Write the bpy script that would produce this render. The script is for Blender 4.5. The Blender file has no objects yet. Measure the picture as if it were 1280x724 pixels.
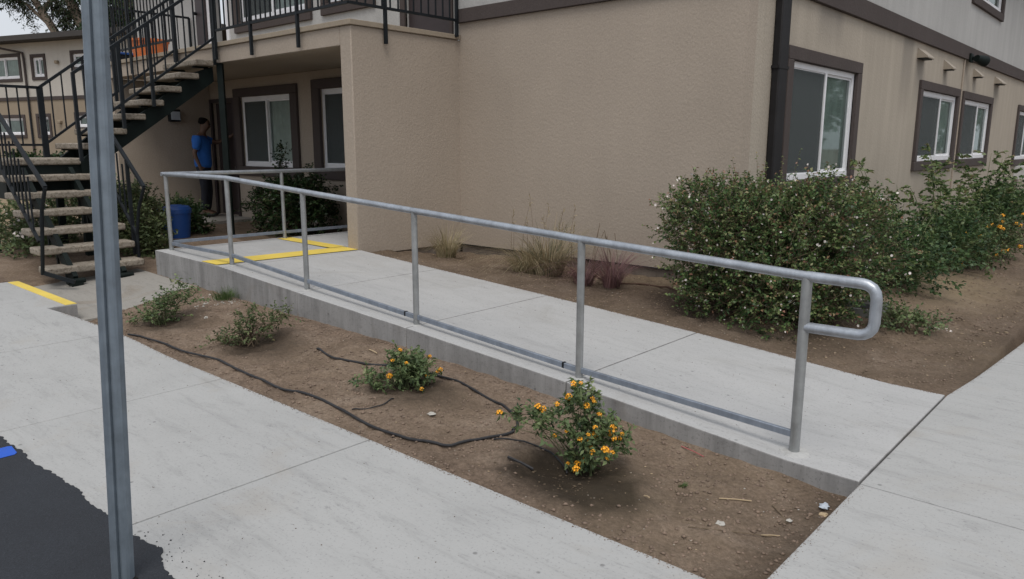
import bpy, bmesh, math, random
import numpy as np
from mathutils import Vector, Matrix

random.seed(7)
RNG = np.random.default_rng(11)
SC = bpy.context.scene
COL = SC.collection
rad = math.radians

# ------------------------------------------------------------------ camera
cam_d = bpy.data.cameras.new('camera')
cam = bpy.data.objects.new('camera', cam_d)
COL.objects.link(cam)
R = Matrix(((0.74642052, -0.12696125, 0.65325129),
            (0.6654728, 0.14014074, -0.73314836),
            (0.00153431, 0.98195795, 0.18909318)))
cam.matrix_world = Matrix.Translation((0, 0, 1.62)) @ R.to_4x4()
cam_d.sensor_width = 36.0
cam_d.lens = 936.44 / 1280 * 36
cam_d.clip_end = 2000
cam_d.clip_start = 0.05
SC.camera = cam

# ------------------------------------------------------------------ world, sun, exposure
SUN_EL = 62.0
world = bpy.data.worlds.new('World')
SC.world = world
world.use_nodes = True
wn, wl = world.node_tree.nodes, world.node_tree.links
wn.clear()
wo = wn.new('ShaderNodeOutputWorld')
bg = wn.new('ShaderNodeBackground')
sky = wn.new('ShaderNodeTexSky')
sky.sky_type = 'NISHITA'
sky.sun_disc = False
sky.sun_elevation = rad(SUN_EL)
sky.air_density = 1.0
sky.dust_density = 6.0
sky.ozone_density = 1.0
# thin even overcast over the clear sky
mixw = wn.new('ShaderNodeMixRGB')
mixw.inputs[0].default_value = 0.82
mixw.inputs[2].default_value = (7.4, 7.75, 8.3, 1)
wl.new(sky.outputs[0], mixw.inputs[1])
wl.new(mixw.outputs[0], bg.inputs[0])
bg.inputs[1].default_value = 0.10
wl.new(bg.outputs[0], wo.inputs[0])

sun_d = bpy.data.lights.new('sun', 'SUN')
sun_d.energy = 1.45
sun_d.angle = rad(28)
sun_d.color = (1.0, 0.96, 0.9)
sun = bpy.data.objects.new('sun', sun_d)
COL.objects.link(sun)
el, az = rad(SUN_EL), rad(-48)
sd = Vector((math.cos(el) * math.cos(az), math.cos(el) * math.sin(az), math.sin(el)))
sun.rotation_euler = sd.to_track_quat('Z', 'Y').to_euler()
sky.sun_rotation = math.atan2(sd.x, sd.y)

SC.view_settings.view_transform = 'Standard'
SC.view_settings.look = 'None'
SC.view_settings.exposure = 0.1
SC.view_settings.gamma = 1.0
SC.view_settings.use_curve_mapping = False

# ------------------------------------------------------------------ materials
M = {}


def nodes_of(name):
    m = bpy.data.materials.new(name)
    m.use_nodes = True
    n, l = m.node_tree.nodes, m.node_tree.links
    p = n['Principled BSDF']
    M[name] = m
    return m, n, l, p


def coord(n, l, scale=(1, 1, 1), gen='Object'):
    tc = n.new('ShaderNodeTexCoord')
    mp = n.new('ShaderNodeMapping')
    mp.inputs['Scale'].default_value = scale
    l.new(tc.outputs[gen], mp.inputs[0])
    return mp.outputs[0]


def noise(n, l, vec, scale, detail=4, rough=0.55, dist=0.0):
    t = n.new('ShaderNodeTexNoise')
    t.inputs['Scale'].default_value = scale
    t.inputs['Detail'].default_value = detail
    t.inputs['Roughness'].default_value = rough
    t.inputs['Distortion'].default_value = dist
    l.new(vec, t.inputs['Vector'])
    return t.outputs[0]


def ramp(n, l, fac, stops):
    r = n.new('ShaderNodeValToRGB')
    e = r.color_ramp.elements
    while len(e) < len(stops):
        e.new(0.5)
    for i, (p, c) in enumerate(stops):
        e[i].position = p
        e[i].color = (c[0], c[1], c[2], 1) if hasattr(c, '__len__') else (c, c, c, 1)
    l.new(fac, r.inputs[0])
    return r.outputs[0]


def mix(n, l, fac, a, b, mode='MIX'):
    m = n.new('ShaderNodeMix')
    m.data_type = 'RGBA'
    m.blend_type = mode
    m.clamp_factor = True
    for i, v in ((0, fac), (6, a), (7, b)):
        if isinstance(v, (int, float)):
            m.inputs[i].default_value = v if i == 0 else (v, v, v, 1)
        elif isinstance(v, tuple):
            m.inputs[i].default_value = (*v[:3], 1)
        elif i == 0:
            w = n.new('ShaderNodeRGBToBW')
            l.new(v, w.inputs[0])
            l.new(w.outputs[0], m.inputs[0])
        else:
            l.new(v, m.inputs[i])
    return m.outputs[2]


def bump(n, l, p, h, strength=0.3, dist=0.01, prev=None):
    b = n.new('ShaderNodeBump')
    b.inputs['Strength'].default_value = strength
    b.inputs['Distance'].default_value = dist
    l.new(h, b.inputs['Height'])
    if prev is not None:
        l.new(prev, b.inputs['Normal'])
    l.new(b.outputs[0], p.inputs['Normal'])
    return b.outputs[0]


def simple(name, c, rough=0.6, metal=0.0, var=0.12, vs=6.0, spec=0.5, bmp=0.0):
    m, n, l, p = nodes_of(name)
    v = coord(n, l)
    f = noise(n, l, v, vs, 5)
    c = tuple(c)
    col = ramp(n, l, f, [(0.3, [x * (1 - var) for x in c]), (0.7, [x * (1 + var) for x in c])])
    l.new(col, p.inputs['Base Color'])
    p.inputs['Roughness'].default_value = rough
    p.inputs['Metallic'].default_value = metal
    p.inputs['Specular IOR Level'].default_value = spec
    if bmp:
        bump(n, l, p, noise(n, l, v, vs * 12, 3), bmp, 0.004)
    return m


def stucco(name, c, streak=0.25, coarse=1.0):
    m, n, l, p = nodes_of(name)
    v = coord(n, l)
    big = noise(n, l, v, 0.7, 4, 0.6)
    col = ramp(n, l, big, [(0.3, [x * 0.93 for x in c]), (0.7, [x * 1.05 for x in c])])
    fine = noise(n, l, v, 55, 3)
    col = mix(n, l, 0.35, col, ramp(n, l, fine, [(0.3, 0.75), (0.7, 1.2)]), 'MULTIPLY')
    sv = coord(n, l, (5.0, 5.0, 0.35))
    st = noise(n, l, sv, 1.0, 5, 0.6)
    col = mix(n, l, streak, col, ramp(n, l, st, [(0.42, 0.72), (0.62, 1.05)]), 'MULTIPLY')
    l.new(col, p.inputs['Base Color'])
    p.inputs['Roughness'].default_value = 0.92
    p.inputs['Specular IOR Level'].default_value = 0.2
    b1 = noise(n, l, v, 26 * coarse, 5, 0.62, 0.4)
    vo = n.new('ShaderNodeTexVoronoi')
    vo.inputs['Scale'].default_value = 34 * coarse
    l.new(v, vo.inputs['Vector'])
    nb = bump(n, l, p, b1, 0.30, 0.014)
    bump(n, l, p, vo.outputs[0], 0.2, 0.006, nb)
    return m


def concrete(name, c, dirt=0.35, side=False, stain=(0.3, 0.24, 0.17)):
    m, n, l, p = nodes_of(name)
    v = coord(n, l)
    a = noise(n, l, v, 0.9, 6, 0.7, 0.3)
    col = ramp(n, l, a, [(0.28, [x * 0.92 for x in c]), (0.5, c), (0.75, [x * 1.05 for x in c])])
    b = noise(n, l, coord(n, l, (1.6, 7.5, 5)), 1.0, 9, 0.80, 0.3)
    col = mix(n, l, dirt, col, ramp(n, l, b, [(0.34, 0.64), (0.48, 1.0), (0.7, 1.08)]), 'MULTIPLY')
    # warm stains in a few soft patches
    s = noise(n, l, v, 1.3, 5, 0.65, 1.0)
    col = mix(n, l, ramp(n, l, s, [(0.56, 0.0), (0.76, 0.55)]), col, stain)
    # dark scuffs and drips, stretched one way, only here and there
    g = noise(n, l, coord(n, l, (9, 22, 12)), 1.0, 7, 0.8, 0.6)
    gm = noise(n, l, v, 2.3, 3, 0.5)
    gg = mix(n, l, 1.0, ramp(n, l, g, [(0.56, 0.0), (0.68, 1.0)]), ramp(n, l, gm, [(0.42, 0.0), (0.60, 1.0)]), 'MULTIPLY')
    col = mix(n, l, mix(n, l, 1.0, gg, 0.6, 'MULTIPLY'), col, tuple(x * 0.45 for x in c))
    # small dark spots and pale fines
    vs_ = n.new('ShaderNodeTexVoronoi'); vs_.inputs['Scale'].default_value = 5.5; l.new(v, vs_.inputs['Vector'])
    col = mix(n, l, ramp(n, l, vs_.outputs['Distance'], [(0.035, 0.65), (0.07, 0.0)]), col, tuple(x * 0.35 for x in c))
    w = noise(n, l, v, 75, 3, 0.6)
    col = mix(n, l, 0.6, col, ramp(n, l, w, [(0.28, 0.45), (0.42, 1.0), (0.66, 1.0), (0.78, 1.2)]), 'MULTIPLY')
    if side:
        st = noise(n, l, coord(n, l, (7, 7, 0.8)), 1.0, 6, 0.7)
        col = mix(n, l, 0.75, col, ramp(n, l, st, [(0.3, 0.55), (0.55, 1.0), (0.72, 1.25)]), 'MULTIPLY')
    l.new(col, p.inputs['Base Color'])
    p.inputs['Roughness'].default_value = 0.85
    p.inputs['Specular IOR Level'].default_value = 0.3
    nb = bump(n, l, p, noise(n, l, v, 160, 3), 0.25, 0.002)
    bump(n, l, p, noise(n, l, coord(n, l, (3, 200, 3)), 1.0, 2), 0.12, 0.002, nb)
    return m


def metal_galv(name, c=(0.42, 0.45, 0.48), rough=0.42, metal=0.75):
    m, n, l, p = nodes_of(name)
    v = coord(n, l)
    a = noise(n, l, v, 9, 5, 0.6)
    col = ramp(n, l, a, [(0.3, [x * 0.78 for x in c]), (0.7, [x * 1.15 for x in c])])
    s = noise(n, l, coord(n, l, (60, 60, 2)), 1.0, 4)
    col = mix(n, l, 0.4, col, ramp(n, l, s, [(0.3, 0.75), (0.7, 1.15)]), 'MULTIPLY')
    l.new(col, p.inputs['Base Color'])
    rr = ramp(n, l, noise(n, l, v, 25, 4), [(0.3, rough * 0.8), (0.7, rough * 1.3)])
    l.new(rr, p.inputs['Roughness'])
    p.inputs['Metallic'].default_value = metal
    bump(n, l, p, noise(n, l, v, 70, 3), 0.15, 0.002)
    return m


def leafmat(name, stops, rough=0.55, trans=0.25):
    m, n, l, p = nodes_of(name)
    at = n.new('ShaderNodeAttribute')
    at.attribute_name = 'tint'
    col = ramp(n, l, at.outputs['Fac'], stops)
    l.new(col, p.inputs['Base Color'])
    p.inputs['Roughness'].default_value = rough
    p.inputs['Specular IOR Level'].default_value = 0.35
    tr = n.new('ShaderNodeBsdfTranslucent')
    l.new(col, tr.inputs[0])
    ms = n.new('ShaderNodeMixShader')
    ms.inputs[0].default_value = trans
    l.new(p.outputs[0], ms.inputs[1])
    l.new(tr.outputs[0], ms.inputs[2])
    l.new(ms.outputs[0], n['Material Output'].inputs[0])
    return m


TAN = (0.385, 0.326, 0.268)
stucco('stucco_tan', TAN, 0.05)
stucco('stucco_tan_stained', (0.42, 0.37, 0.305), 0.22)
stucco('stucco_white', (0.47, 0.465, 0.45), 0.22)
stucco('stucco_far_tan', (0.33, 0.27, 0.2), 0.1)
stucco('stucco_far_white', (0.55, 0.52, 0.47), 0.1)
stucco('stucco_trim', (0.085, 0.07, 0.066), 0.15)
stucco('stucco_coping', (0.34, 0.285, 0.22), 0.2)
simple('door_brown', (0.045, 0.033, 0.034), 0.55, bmp=0.1)
simple('vinyl_white', (0.80, 0.80, 0.82), 0.4, var=0.04)
simple('dark_paint', (0.009, 0.012, 0.015), 0.6, var=0.3, spec=0.25)
simple('green_steel', (0.006, 0.011, 0.010), 0.65, var=0.3, spec=0.2)
simple('downspout_paint', (0.016, 0.015, 0.016), 0.65, var=0.2, spec=0.25)
simple('interior_dark', (0.02, 0.022, 0.024), 0.9)  # near-black colour stands in for unlit rooms
simple('curtain_reflect_green', (0.72, 0.80, 0.76), 0.8, var=0.15)  # green cast stands in for trees reflected in the side windows
simple('blind_grey', (0.62, 0.67, 0.64), 0.75)
simple('hose_black', (0.018, 0.018, 0.02), 0.6, var=0.4, vs=20)
simple('hose_red', (0.09, 0.045, 0.03), 0.7)
simple('orange_plastic', (0.72, 0.20, 0.06), 0.5, var=0.06)
simple('blue_plastic', (0.02, 0.085, 0.32), 0.45, var=0.08)
simple('white_bits', (0.42, 0.40, 0.36), 0.8)
simple('straw_bits', (0.42, 0.32, 0.2), 0.8)
simple('red_plastic', (0.36, 0.09, 0.09), 0.5)
simple('bark', (0.30, 0.235, 0.18), 0.9, var=0.35, vs=3, bmp=0.4)
simple('twig', (0.13, 0.095, 0.06), 0.9, var=0.3)
simple('stem_green', (0.10, 0.12, 0.05), 0.8, var=0.3)
simple('flower_orange', (0.85, 0.38, 0.02), 0.6, var=0.3, vs=60)
simple('flower_core', (0.9, 0.55, 0.05), 0.6)
simple('flower_white', (0.66, 0.60, 0.56), 0.6, var=0.15, vs=30)
simple('roof_dark', (0.05, 0.045, 0.042), 0.8)
simple('skin', (0.12, 0.065, 0.042), 0.6, var=0.05)
simple('hair', (0.006, 0.005, 0.005), 0.9, spec=0.1)
simple('shirt_blue', (0.02, 0.13, 0.48), 0.85, var=0.12, vs=8)
simple('shirt_print', (0.22, 0.32, 0.5), 0.85)
simple('jeans', (0.012, 0.014, 0.022), 0.9, var=0.3, vs=9)
simple('shoe', (0.012, 0.012, 0.013), 0.6)
simple('valve_box_grey', (0.20, 0.20, 0.19), 0.8, var=0.2)
simple('black_hole', (0.004, 0.004, 0.004), 0.9)
simple('vent_metal', (0.36, 0.31, 0.25), 0.6)
simple('lamp_glass', (0.45, 0.50, 0.56), 0.3)
simple('pebble', (0.30, 0.26, 0.21), 0.85, var=0.4, vs=3)
simple('clod', (0.20, 0.145, 0.108), 0.95, var=0.3, vs=4)
simple('mortar', (0.42, 0.42, 0.41), 0.9, var=0.15, vs=30, bmp=0.2)
simple('ac_white', (0.55, 0.55, 0.54), 0.5)
concrete('concrete_walk', (0.385, 0.386, 0.380), 0.45, stain=(0.34, 0.31, 0.27))
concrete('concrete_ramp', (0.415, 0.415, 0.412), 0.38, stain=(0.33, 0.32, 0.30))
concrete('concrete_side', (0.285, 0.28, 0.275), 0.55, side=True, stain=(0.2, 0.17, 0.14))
concrete('concrete_old', (0.29, 0.275, 0.25), 0.6, stain=(0.2, 0.15, 0.1))
concrete('concrete_foundation', (0.185, 0.155, 0.13), 0.5, side=True)
simple('joint_dark', (0.07, 0.062, 0.055), 0.95, var=0.3, vs=15)

# pebbled stair treads
m, n, l, p = nodes_of('tread_aggregate')
v = coord(n, l)
vo = n.new('ShaderNodeTexVoronoi'); vo.inputs['Scale'].default_value = 55; l.new(v, vo.inputs['Vector'])
c1 = ramp(n, l, vo.outputs['Color'], [(0.1, (0.15, 0.12, 0.09)), (0.4, (0.25, 0.215, 0.17)), (0.9, (0.33, 0.29, 0.24))])
c2 = mix(n, l, 0.6, c1, ramp(n, l, noise(n, l, v, 4, 5), [(0.3, 0.6), (0.7, 1.15)]), 'MULTIPLY')
l.new(c2, p.inputs['Base Color']); p.inputs['Roughness'].default_value = 0.85
bump(n, l, p, vo.outputs[0], 0.35, 0.004)

# yellow paint, worn
def paint(name, c, c2):
    m, n, l, p = nodes_of(name)
    v = coord(n, l)
    f = ramp(n, l, noise(n, l, v, 14, 8, 0.75), [(0.26, 1.0), (0.38, 0.0)])
    base = ramp(n, l, noise(n, l, v, 3, 4), [(0.3, [x * 0.85 for x in c]), (0.7, c)])
    l.new(mix(n, l, f, base, c2), p.inputs['Base Color'])
    p.inputs['Roughness'].default_value = 0.7
    bump(n, l, p, noise(n, l, v, 120, 3), 0.25, 0.002)
paint('yellow_paint', (0.80, 0.60, 0.11), (0.45, 0.4, 0.28))
paint('blue_paint', (0.015, 0.10, 0.55), (0.03, 0.05, 0.12))

# asphalt
m, n, l, p = nodes_of('asphalt')
v = coord(n, l)
f = noise(n, l, v, 140, 4, 0.7)
c1 = ramp(n, l, f, [(0.3, (0.010, 0.012, 0.016)), (0.6, (0.022, 0.026, 0.034)), (0.8, (0.06, 0.066, 0.075))])
c2 = mix(n, l, 0.5, c1, ramp(n, l, noise(n, l, v, 2.2, 5), [(0.3, 0.7), (0.7, 1.25)]), 'MULTIPLY')
l.new(c2, p.inputs['Base Color']); p.inputs['Roughness'].default_value = 0.85
bump(n, l, p, f, 0.7, 0.006)

# soil: reddish brown, damp, darker and dry patches from vertex masks
m, n, l, p = nodes_of('soil')
v = coord(n, l)
a = noise(n, l, v, 2.2, 8, 0.7, 0.6)
c1 = ramp(n, l, a, [(0.28, (0.115, 0.083, 0.062)), (0.5, (0.19, 0.14, 0.105)), (0.72, (0.27, 0.21, 0.165))])
b = noise(n, l, v, 45, 6, 0.75)
c1 = mix(n, l, 0.85, c1, ramp(n, l, b, [(0.3, 0.45), (0.5, 1.0), (0.72, 1.6)]), 'MULTIPLY')
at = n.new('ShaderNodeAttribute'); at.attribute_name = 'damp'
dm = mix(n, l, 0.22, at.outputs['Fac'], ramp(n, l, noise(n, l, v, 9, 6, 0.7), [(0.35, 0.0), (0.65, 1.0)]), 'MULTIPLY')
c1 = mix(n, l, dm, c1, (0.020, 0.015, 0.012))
at2 = n.new('ShaderNodeAttribute'); at2.attribute_name = 'dry'
dr = mix(n, l, 0.5, at2.outputs['Fac'], ramp(n, l, noise(n, l, v, 6, 6, 0.7), [(0.3, 0.1), (0.6, 1.0)]), 'MULTIPLY')
c1 = mix(n, l, dr, c1, (0.30, 0.235, 0.15))
l.new(c1, p.inputs['Base Color']); p.inputs['Roughness'].default_value = 0.95
p.inputs['Specular IOR Level'].default_value = 0.15
nb = bump(n, l, p, noise(n, l, v, 30, 8, 0.75), 0.9, 0.02)
bump(n, l, p, noise(n, l, v, 150, 4), 0.6, 0.004, nb)

# window glass: thin tinted pane with a clear reflection
m, n, l, p = nodes_of('window_glass')
n.remove(p)
tr = n.new('ShaderNodeBsdfTransparent'); tr.inputs[0].default_value = (0.70, 0.74, 0.72, 1)
gl = n.new('ShaderNodeBsdfGlossy'); gl.inputs['Roughness'].default_value = 0.03
gl.inputs['Color'].default_value = (0.8, 0.85, 0.85, 1)
fr = n.new('ShaderNodeFresnel'); fr.inputs[0].default_value = 1.45
ms = n.new('ShaderNodeMixShader')
l.new(fr.outputs[0], ms.inputs[0]); l.new(tr.outputs[0], ms.inputs[1]); l.new(gl.outputs[0], ms.inputs[2])
l.new(ms.outputs[0], n['Material Output'].inputs[0])

# insect screen: fine dark mesh, half open
m, n, l, p = nodes_of('insect_screen')
p.inputs['Base Color'].default_value = (0.075, 0.088, 0.088, 1)
p.inputs['Roughness'].default_value = 0.8
tr = n.new('ShaderNodeBsdfTransparent')
ms = n.new('ShaderNodeMixShader'); ms.inputs[0].default_value = 0.66
l.new(tr.outputs[0], ms.inputs[1]); l.new(p.outputs[0], ms.inputs[2])
l.new(ms.outputs[0], n['Material Output'].inputs[0])

# stainless water streak patches are part of stucco; galvanised steels
metal_galv('galv_rail', (0.40, 0.43, 0.47), 0.40, 0.65)
metal_galv('galv_post', (0.34, 0.35, 0.35), 0.5, 0.6)
metal_galv('galv_pole', (0.20, 0.24, 0.28), 0.55, 0.45)
metal_galv('galv_bar', (0.25, 0.285, 0.34), 0.5, 0.45)

G1, G2, G3 = (0.012, 0.030, 0.010), (0.035, 0.075, 0.022), (0.085, 0.13, 0.045)
leafmat('leaf_lantana', [(0.0, (0.05, 0.08, 0.042)), (0.45, (0.14, 0.20, 0.085)), (0.8, (0.24, 0.29, 0.13)), (1.0, (0.33, 0.32, 0.19))])
leafmat('leaf_abelia', [(0.0, (0.012, 0.034, 0.016)), (0.4, (0.060, 0.125, 0.040)), (0.7, (0.165, 0.225, 0.08)), (0.88, (0.27, 0.27, 0.13)), (1.0, (0.28, 0.14, 0.09))], 0.42)
leafmat('leaf_rose', [(0.0, (0.020, 0.048, 0.024)), (0.5, (0.068, 0.125, 0.045)), (0.85, (0.17, 0.22, 0.085)), (1.0, (0.22, 0.18, 0.10))], 0.45)
leafmat('leaf_round', [(0.0, (0.010, 0.024, 0.010)), (0.5, (0.028, 0.06, 0.02)), (0.9, (0.06, 0.10, 0.035)), (1.0, (0.09, 0.12, 0.05))], 0.4)
leafmat('leaf_light', [(0.0, (0.04, 0.06, 0.025)), (0.5, (0.11, 0.145, 0.06)), (0.9, (0.21, 0.23, 0.11)), (1.0, (0.30, 0.26, 0.13))])
leafmat('leaf_gum', [(0.0, (0.012, 0.022, 0.012)), (0.5, (0.04, 0.06, 0.03)), (1.0, (0.10, 0.13, 0.07))])
leafmat('grass_dry', [(0.0, (0.22, 0.17, 0.10)), (0.5, (0.42, 0.35, 0.22)), (0.85, (0.52, 0.45, 0.30)), (1.0, (0.14, 0.16, 0.06))])
leafmat('grass_mixed', [(0.0, (0.07, 0.09, 0.05)), (0.3, (0.14, 0.15, 0.09)), (0.5, (0.40, 0.32, 0.20)), (1.0, (0.36, 0.29, 0.18))])
leafmat('grass_purple', [(0.0, (0.11, 0.06, 0.065)), (0.5, (0.26, 0.15, 0.15)), (0.8, (0.20, 0.10, 0.09)), (1.0, (0.26, 0.19, 0.12))])
leafmat('grass_green', [(0.0, (0.05, 0.09, 0.03)), (1.0, (0.14, 0.2, 0.07))])

# ------------------------------------------------------------------ helpers
WL = {}                                   # world location of every parent


def empty(name, loc, label, cat, group=None):
    o = bpy.data.objects.new(name, None)
    o.location = loc
    o.empty_display_size = 0.2
    COL.objects.link(o)
    WL[o.name] = Vector(loc)
    o['label'] = label
    o['category'] = cat
    if group:
        o['group'] = group
    return o


class MB:
    """collects boxes, tubes and sheets in world coordinates"""
    def __init__(s):
        s.v, s.f, s.mi = [], [], []

    def add(s, vs, fs, mi=0):
        b = len(s.v)
        s.v.extend([tuple(map(float, q)) for q in vs])
        s.f.extend([tuple(b + i for i in q) for q in fs])
        s.mi.extend([mi] * len(fs))
        return s

    def box(s, a, b, mi=0):
        x0, y0, z0 = (min(a[i], b[i]) for i in range(3))
        x1, y1, z1 = (max(a[i], b[i]) for i in range(3))
        return s.hexa([(x0, y0, z0), (x1, y0, z0), (x1, y1, z0), (x0, y1, z0),
                       (x0, y0, z1), (x1, y0, z1), (x1, y1, z1), (x0, y1, z1)], mi)

    def hexa(s, p, mi=0):
        return s.add(p, [(0, 3, 2, 1), (4, 5, 6, 7), (0, 1, 5, 4), (1, 2, 6, 5), (2, 3, 7, 6), (3, 0, 4, 7)], mi)

    def bar(s, p, q, w, h, up=(0, 0, 1), mi=0):
        """rectangular bar from p to q, w wide (sideways), h tall (along up)"""
        p, q, up = Vector(p), Vector(q), Vector(up)
        d = (q - p).normalized()
        if abs(d.dot(up)) > 0.99:
            up = Vector((0, 1, 0))
        sd_ = d.cross(up).normalized()
        u = sd_.cross(d).normalized()
        c = []
        for e in (p, q):
            for i, j in ((-1, -1), (1, -1), (1, 1), (-1, 1)):
                c.append(e + sd_ * (i * w / 2) + u * (j * h / 2))
        return s.add(c, [(0, 1, 2, 3), (7, 6, 5, 4), (0, 4, 5, 1), (1, 5, 6, 2), (2, 6, 7, 3), (3, 7, 4, 0)], mi)

    def tube(s, pts, r, n=12, cap=True, mi=0):
        pts = [Vector(q) for q in pts]
        rs = r if hasattr(r, '__len__') else [r] * len(pts)
        d0 = (pts[1] - pts[0]).normalized()
        ref = Vector((0, 0, 1)) if abs(d0.z) < 0.9 else Vector((1, 0, 0))
        nrm = (ref - d0 * ref.dot(d0)).normalized()
        vs, fs = [], []
        for i, q in enumerate(pts):
            if i == 0:
                t = d0
            elif i == len(pts) - 1:
                t = (pts[i] - pts[i - 1]).normalized()
            else:
                t = ((pts[i + 1] - pts[i]).normalized() + (pts[i] - pts[i - 1]).normalized()).normalized()
            nrm = (nrm - t * nrm.dot(t)).normalized()
            bn = t.cross(nrm)
            for k in range(n):
                a = 2 * math.pi * k / n
                vs.append(q + (nrm * math.cos(a) + bn * math.sin(a)) * rs[i])
        for i in range(len(pts) - 1):
            for k in range(n):
                k2 = (k + 1) % n
                fs.append((i * n + k, i * n + k2, (i + 1) * n + k2, (i + 1) * n + k))
        if cap:
            fs.append(tuple(reversed(range(n))))
            fs.append(tuple((len(pts) - 1) * n + k for k in range(n)))
        return s.add(vs, fs, mi)

    def prism(s, poly, z0, z1, mi=0):
        n = len(poly)
        vs = [(x, y, z0) for x, y in poly] + [(x, y, z1) for x, y in poly]
        fs = [tuple(reversed(range(n))), tuple(range(n, 2 * n))]
        fs += [(i, (i + 1) % n, n + (i + 1) % n, n + i) for i in range(n)]
        return s.add(vs, fs, mi)

    def strip(s, st, depth, mi=0, side=None):
        """slab from stations (x, ya, yb, za, zb): top sheet with skirts going down by depth"""
        side = mi if side is None else side
        n = len(st)
        vs = []
        for x, ya, yb, za, zb in st:
            vs += [(x, ya, za), (x, yb, zb), (x, yb, zb - depth), (x, ya, za - depth)]
        for i in range(n - 1):
            a, b = 4 * i, 4 * (i + 1)
            s.add([vs[a], vs[b], vs[b + 1], vs[a + 1]], [(0, 1, 2, 3)], mi)
            s.add([vs[a + 3], vs[b + 3], vs[b], vs[a]], [(0, 1, 2, 3)], side)
            s.add([vs[a + 1], vs[b + 1], vs[b + 2], vs[a + 2]], [(0, 1, 2, 3)], side)
            s.add([vs[a + 3], vs[a + 2], vs[b + 2], vs[b + 3]], [(0, 1, 2, 3)], side)
        e = 4 * (n - 1)
        s.add([vs[0], vs[1], vs[2], vs[3]], [(0, 1, 2, 3)], side)
        s.add([vs[e], vs[e + 3], vs[e + 2], vs[e + 1]], [(0, 1, 2, 3)], side)
        return s

    def build(s, name, mat, parent=None, smooth=False, bevel=0, kind=None, weld=False, origin=None, seg=2):
        off = WL[parent.name] if parent is not None and parent.name in WL else Vector((0, 0, 0))
        if parent is None and origin is not None:
            off = Vector(origin)
        me = bpy.data.meshes.new(name)
        me.from_pydata([(x - off.x, y - off.y, z - off.z) for x, y, z in s.v], [], s.f)
        mats = mat if isinstance(mat, (list, tuple)) else [mat]
        for q in mats:
            me.materials.append(M[q])
        if len(mats) > 1:
            me.polygons.foreach_set('material_index', s.mi)
        if weld:
            bm = bmesh.new(); bm.from_mesh(me)
            bmesh.ops.remove_doubles(bm, verts=bm.verts, dist=0.0002)
            bmesh.ops.recalc_face_normals(bm, faces=bm.faces)
            bm.to_mesh(me); bm.free()
        o = bpy.data.objects.new(name, me)
        COL.objects.link(o)
        if parent is not None:
            o.parent = parent
            WL[o.name] = off
        else:
            o.location = off
            WL[o.name] = off
        if smooth:
            me.shade_smooth()
            me.set_sharp_from_angle(angle=rad(38))
        if bevel:
            b = o.modifiers.new('bevel', 'BEVEL')
            b.width = bevel; b.segments = seg; b.limit_method = 'ANGLE'; b.angle_limit = rad(35)
            me.shade_smooth()
            b.harden_normals = False
            me.set_sharp_from_angle(angle=rad(60))
        if kind:
            o['kind'] = kind
        return o


def box(name, a, b, mat, parent=None, bevel=0, kind=None):
    return MB().box(a, b).build(name, mat, parent, bevel=bevel, kind=kind)


def tag(o, label, cat, group=None):
    o['label'] = label; o['category'] = cat
    if group: o['group'] = group
    return o


def np_mesh(name, V, F, mat, parent=None, tint=None, kind=None, smooth=False):
    """quads/tris from numpy; V world coordinates"""
    off = np.array(WL[parent.name]) if parent is not None else np.zeros(3)
    me = bpy.data.meshes.new(name)
    V = np.asarray(V, float) - off
    nv, nf, k = len(V), len(F), F.shape[1]
    me.vertices.add(nv); me.vertices.foreach_set('co', V.astype(np.float32).ravel())
    me.loops.add(nf * k); me.loops.foreach_set('vertex_index', F.astype(np.int32).ravel())
    me.polygons.add(nf)
    me.polygons.foreach_set('loop_start', np.arange(0, nf * k, k, dtype=np.int32))
    me.polygons.foreach_set('loop_total', np.full(nf, k, dtype=np.int32))
    me.update(calc_edges=True)
    if tint is not None:
        for nm, arr in (tint.items() if isinstance(tint, dict) else (('tint', tint),)):
            at = me.attributes.new(nm, 'FLOAT', 'POINT')
            at.data.foreach_set('value', np.asarray(arr, np.float32))
    me.materials.append(M[mat])
    if smooth:
        me.shade_smooth()
    o = bpy.data.objects.new(name, me)
    COL.objects.link(o)
    if parent is not None:
        o.parent = parent
    WL[o.name] = Vector(off)
    if kind:
        o['kind'] = kind
    return o


def unit(a):
    return a / np.maximum(np.linalg.norm(a, axis=-1, keepdims=True), 1e-9)


def leaf_quads(P, D, L, W, droop=0.25):
    """folded four-point leaves at P pointing along D"""
    n = len(P)
    up = unit(RNG.normal(size=(n, 3)) * 0.6 + np.array([0, 0, 1.0]))
    S = unit(np.cross(D, up))
    N = np.cross(S, D)
    L = np.asarray(L).reshape(-1, 1) * np.ones((n, 1)); W = np.asarray(W).reshape(-1, 1) * np.ones((n, 1))
    mid = P + D * L * 0.48
    a = P
    b = mid + S * W * 0.5 + N * W * 0.18
    c = P + D * L - N * L * droop
    d = mid - S * W * 0.5 + N * W * 0.18
    V = np.stack([a, b, c, d], 1).reshape(-1, 3)
    F = np.arange(n * 4).reshape(n, 4)
    return V, F


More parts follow.
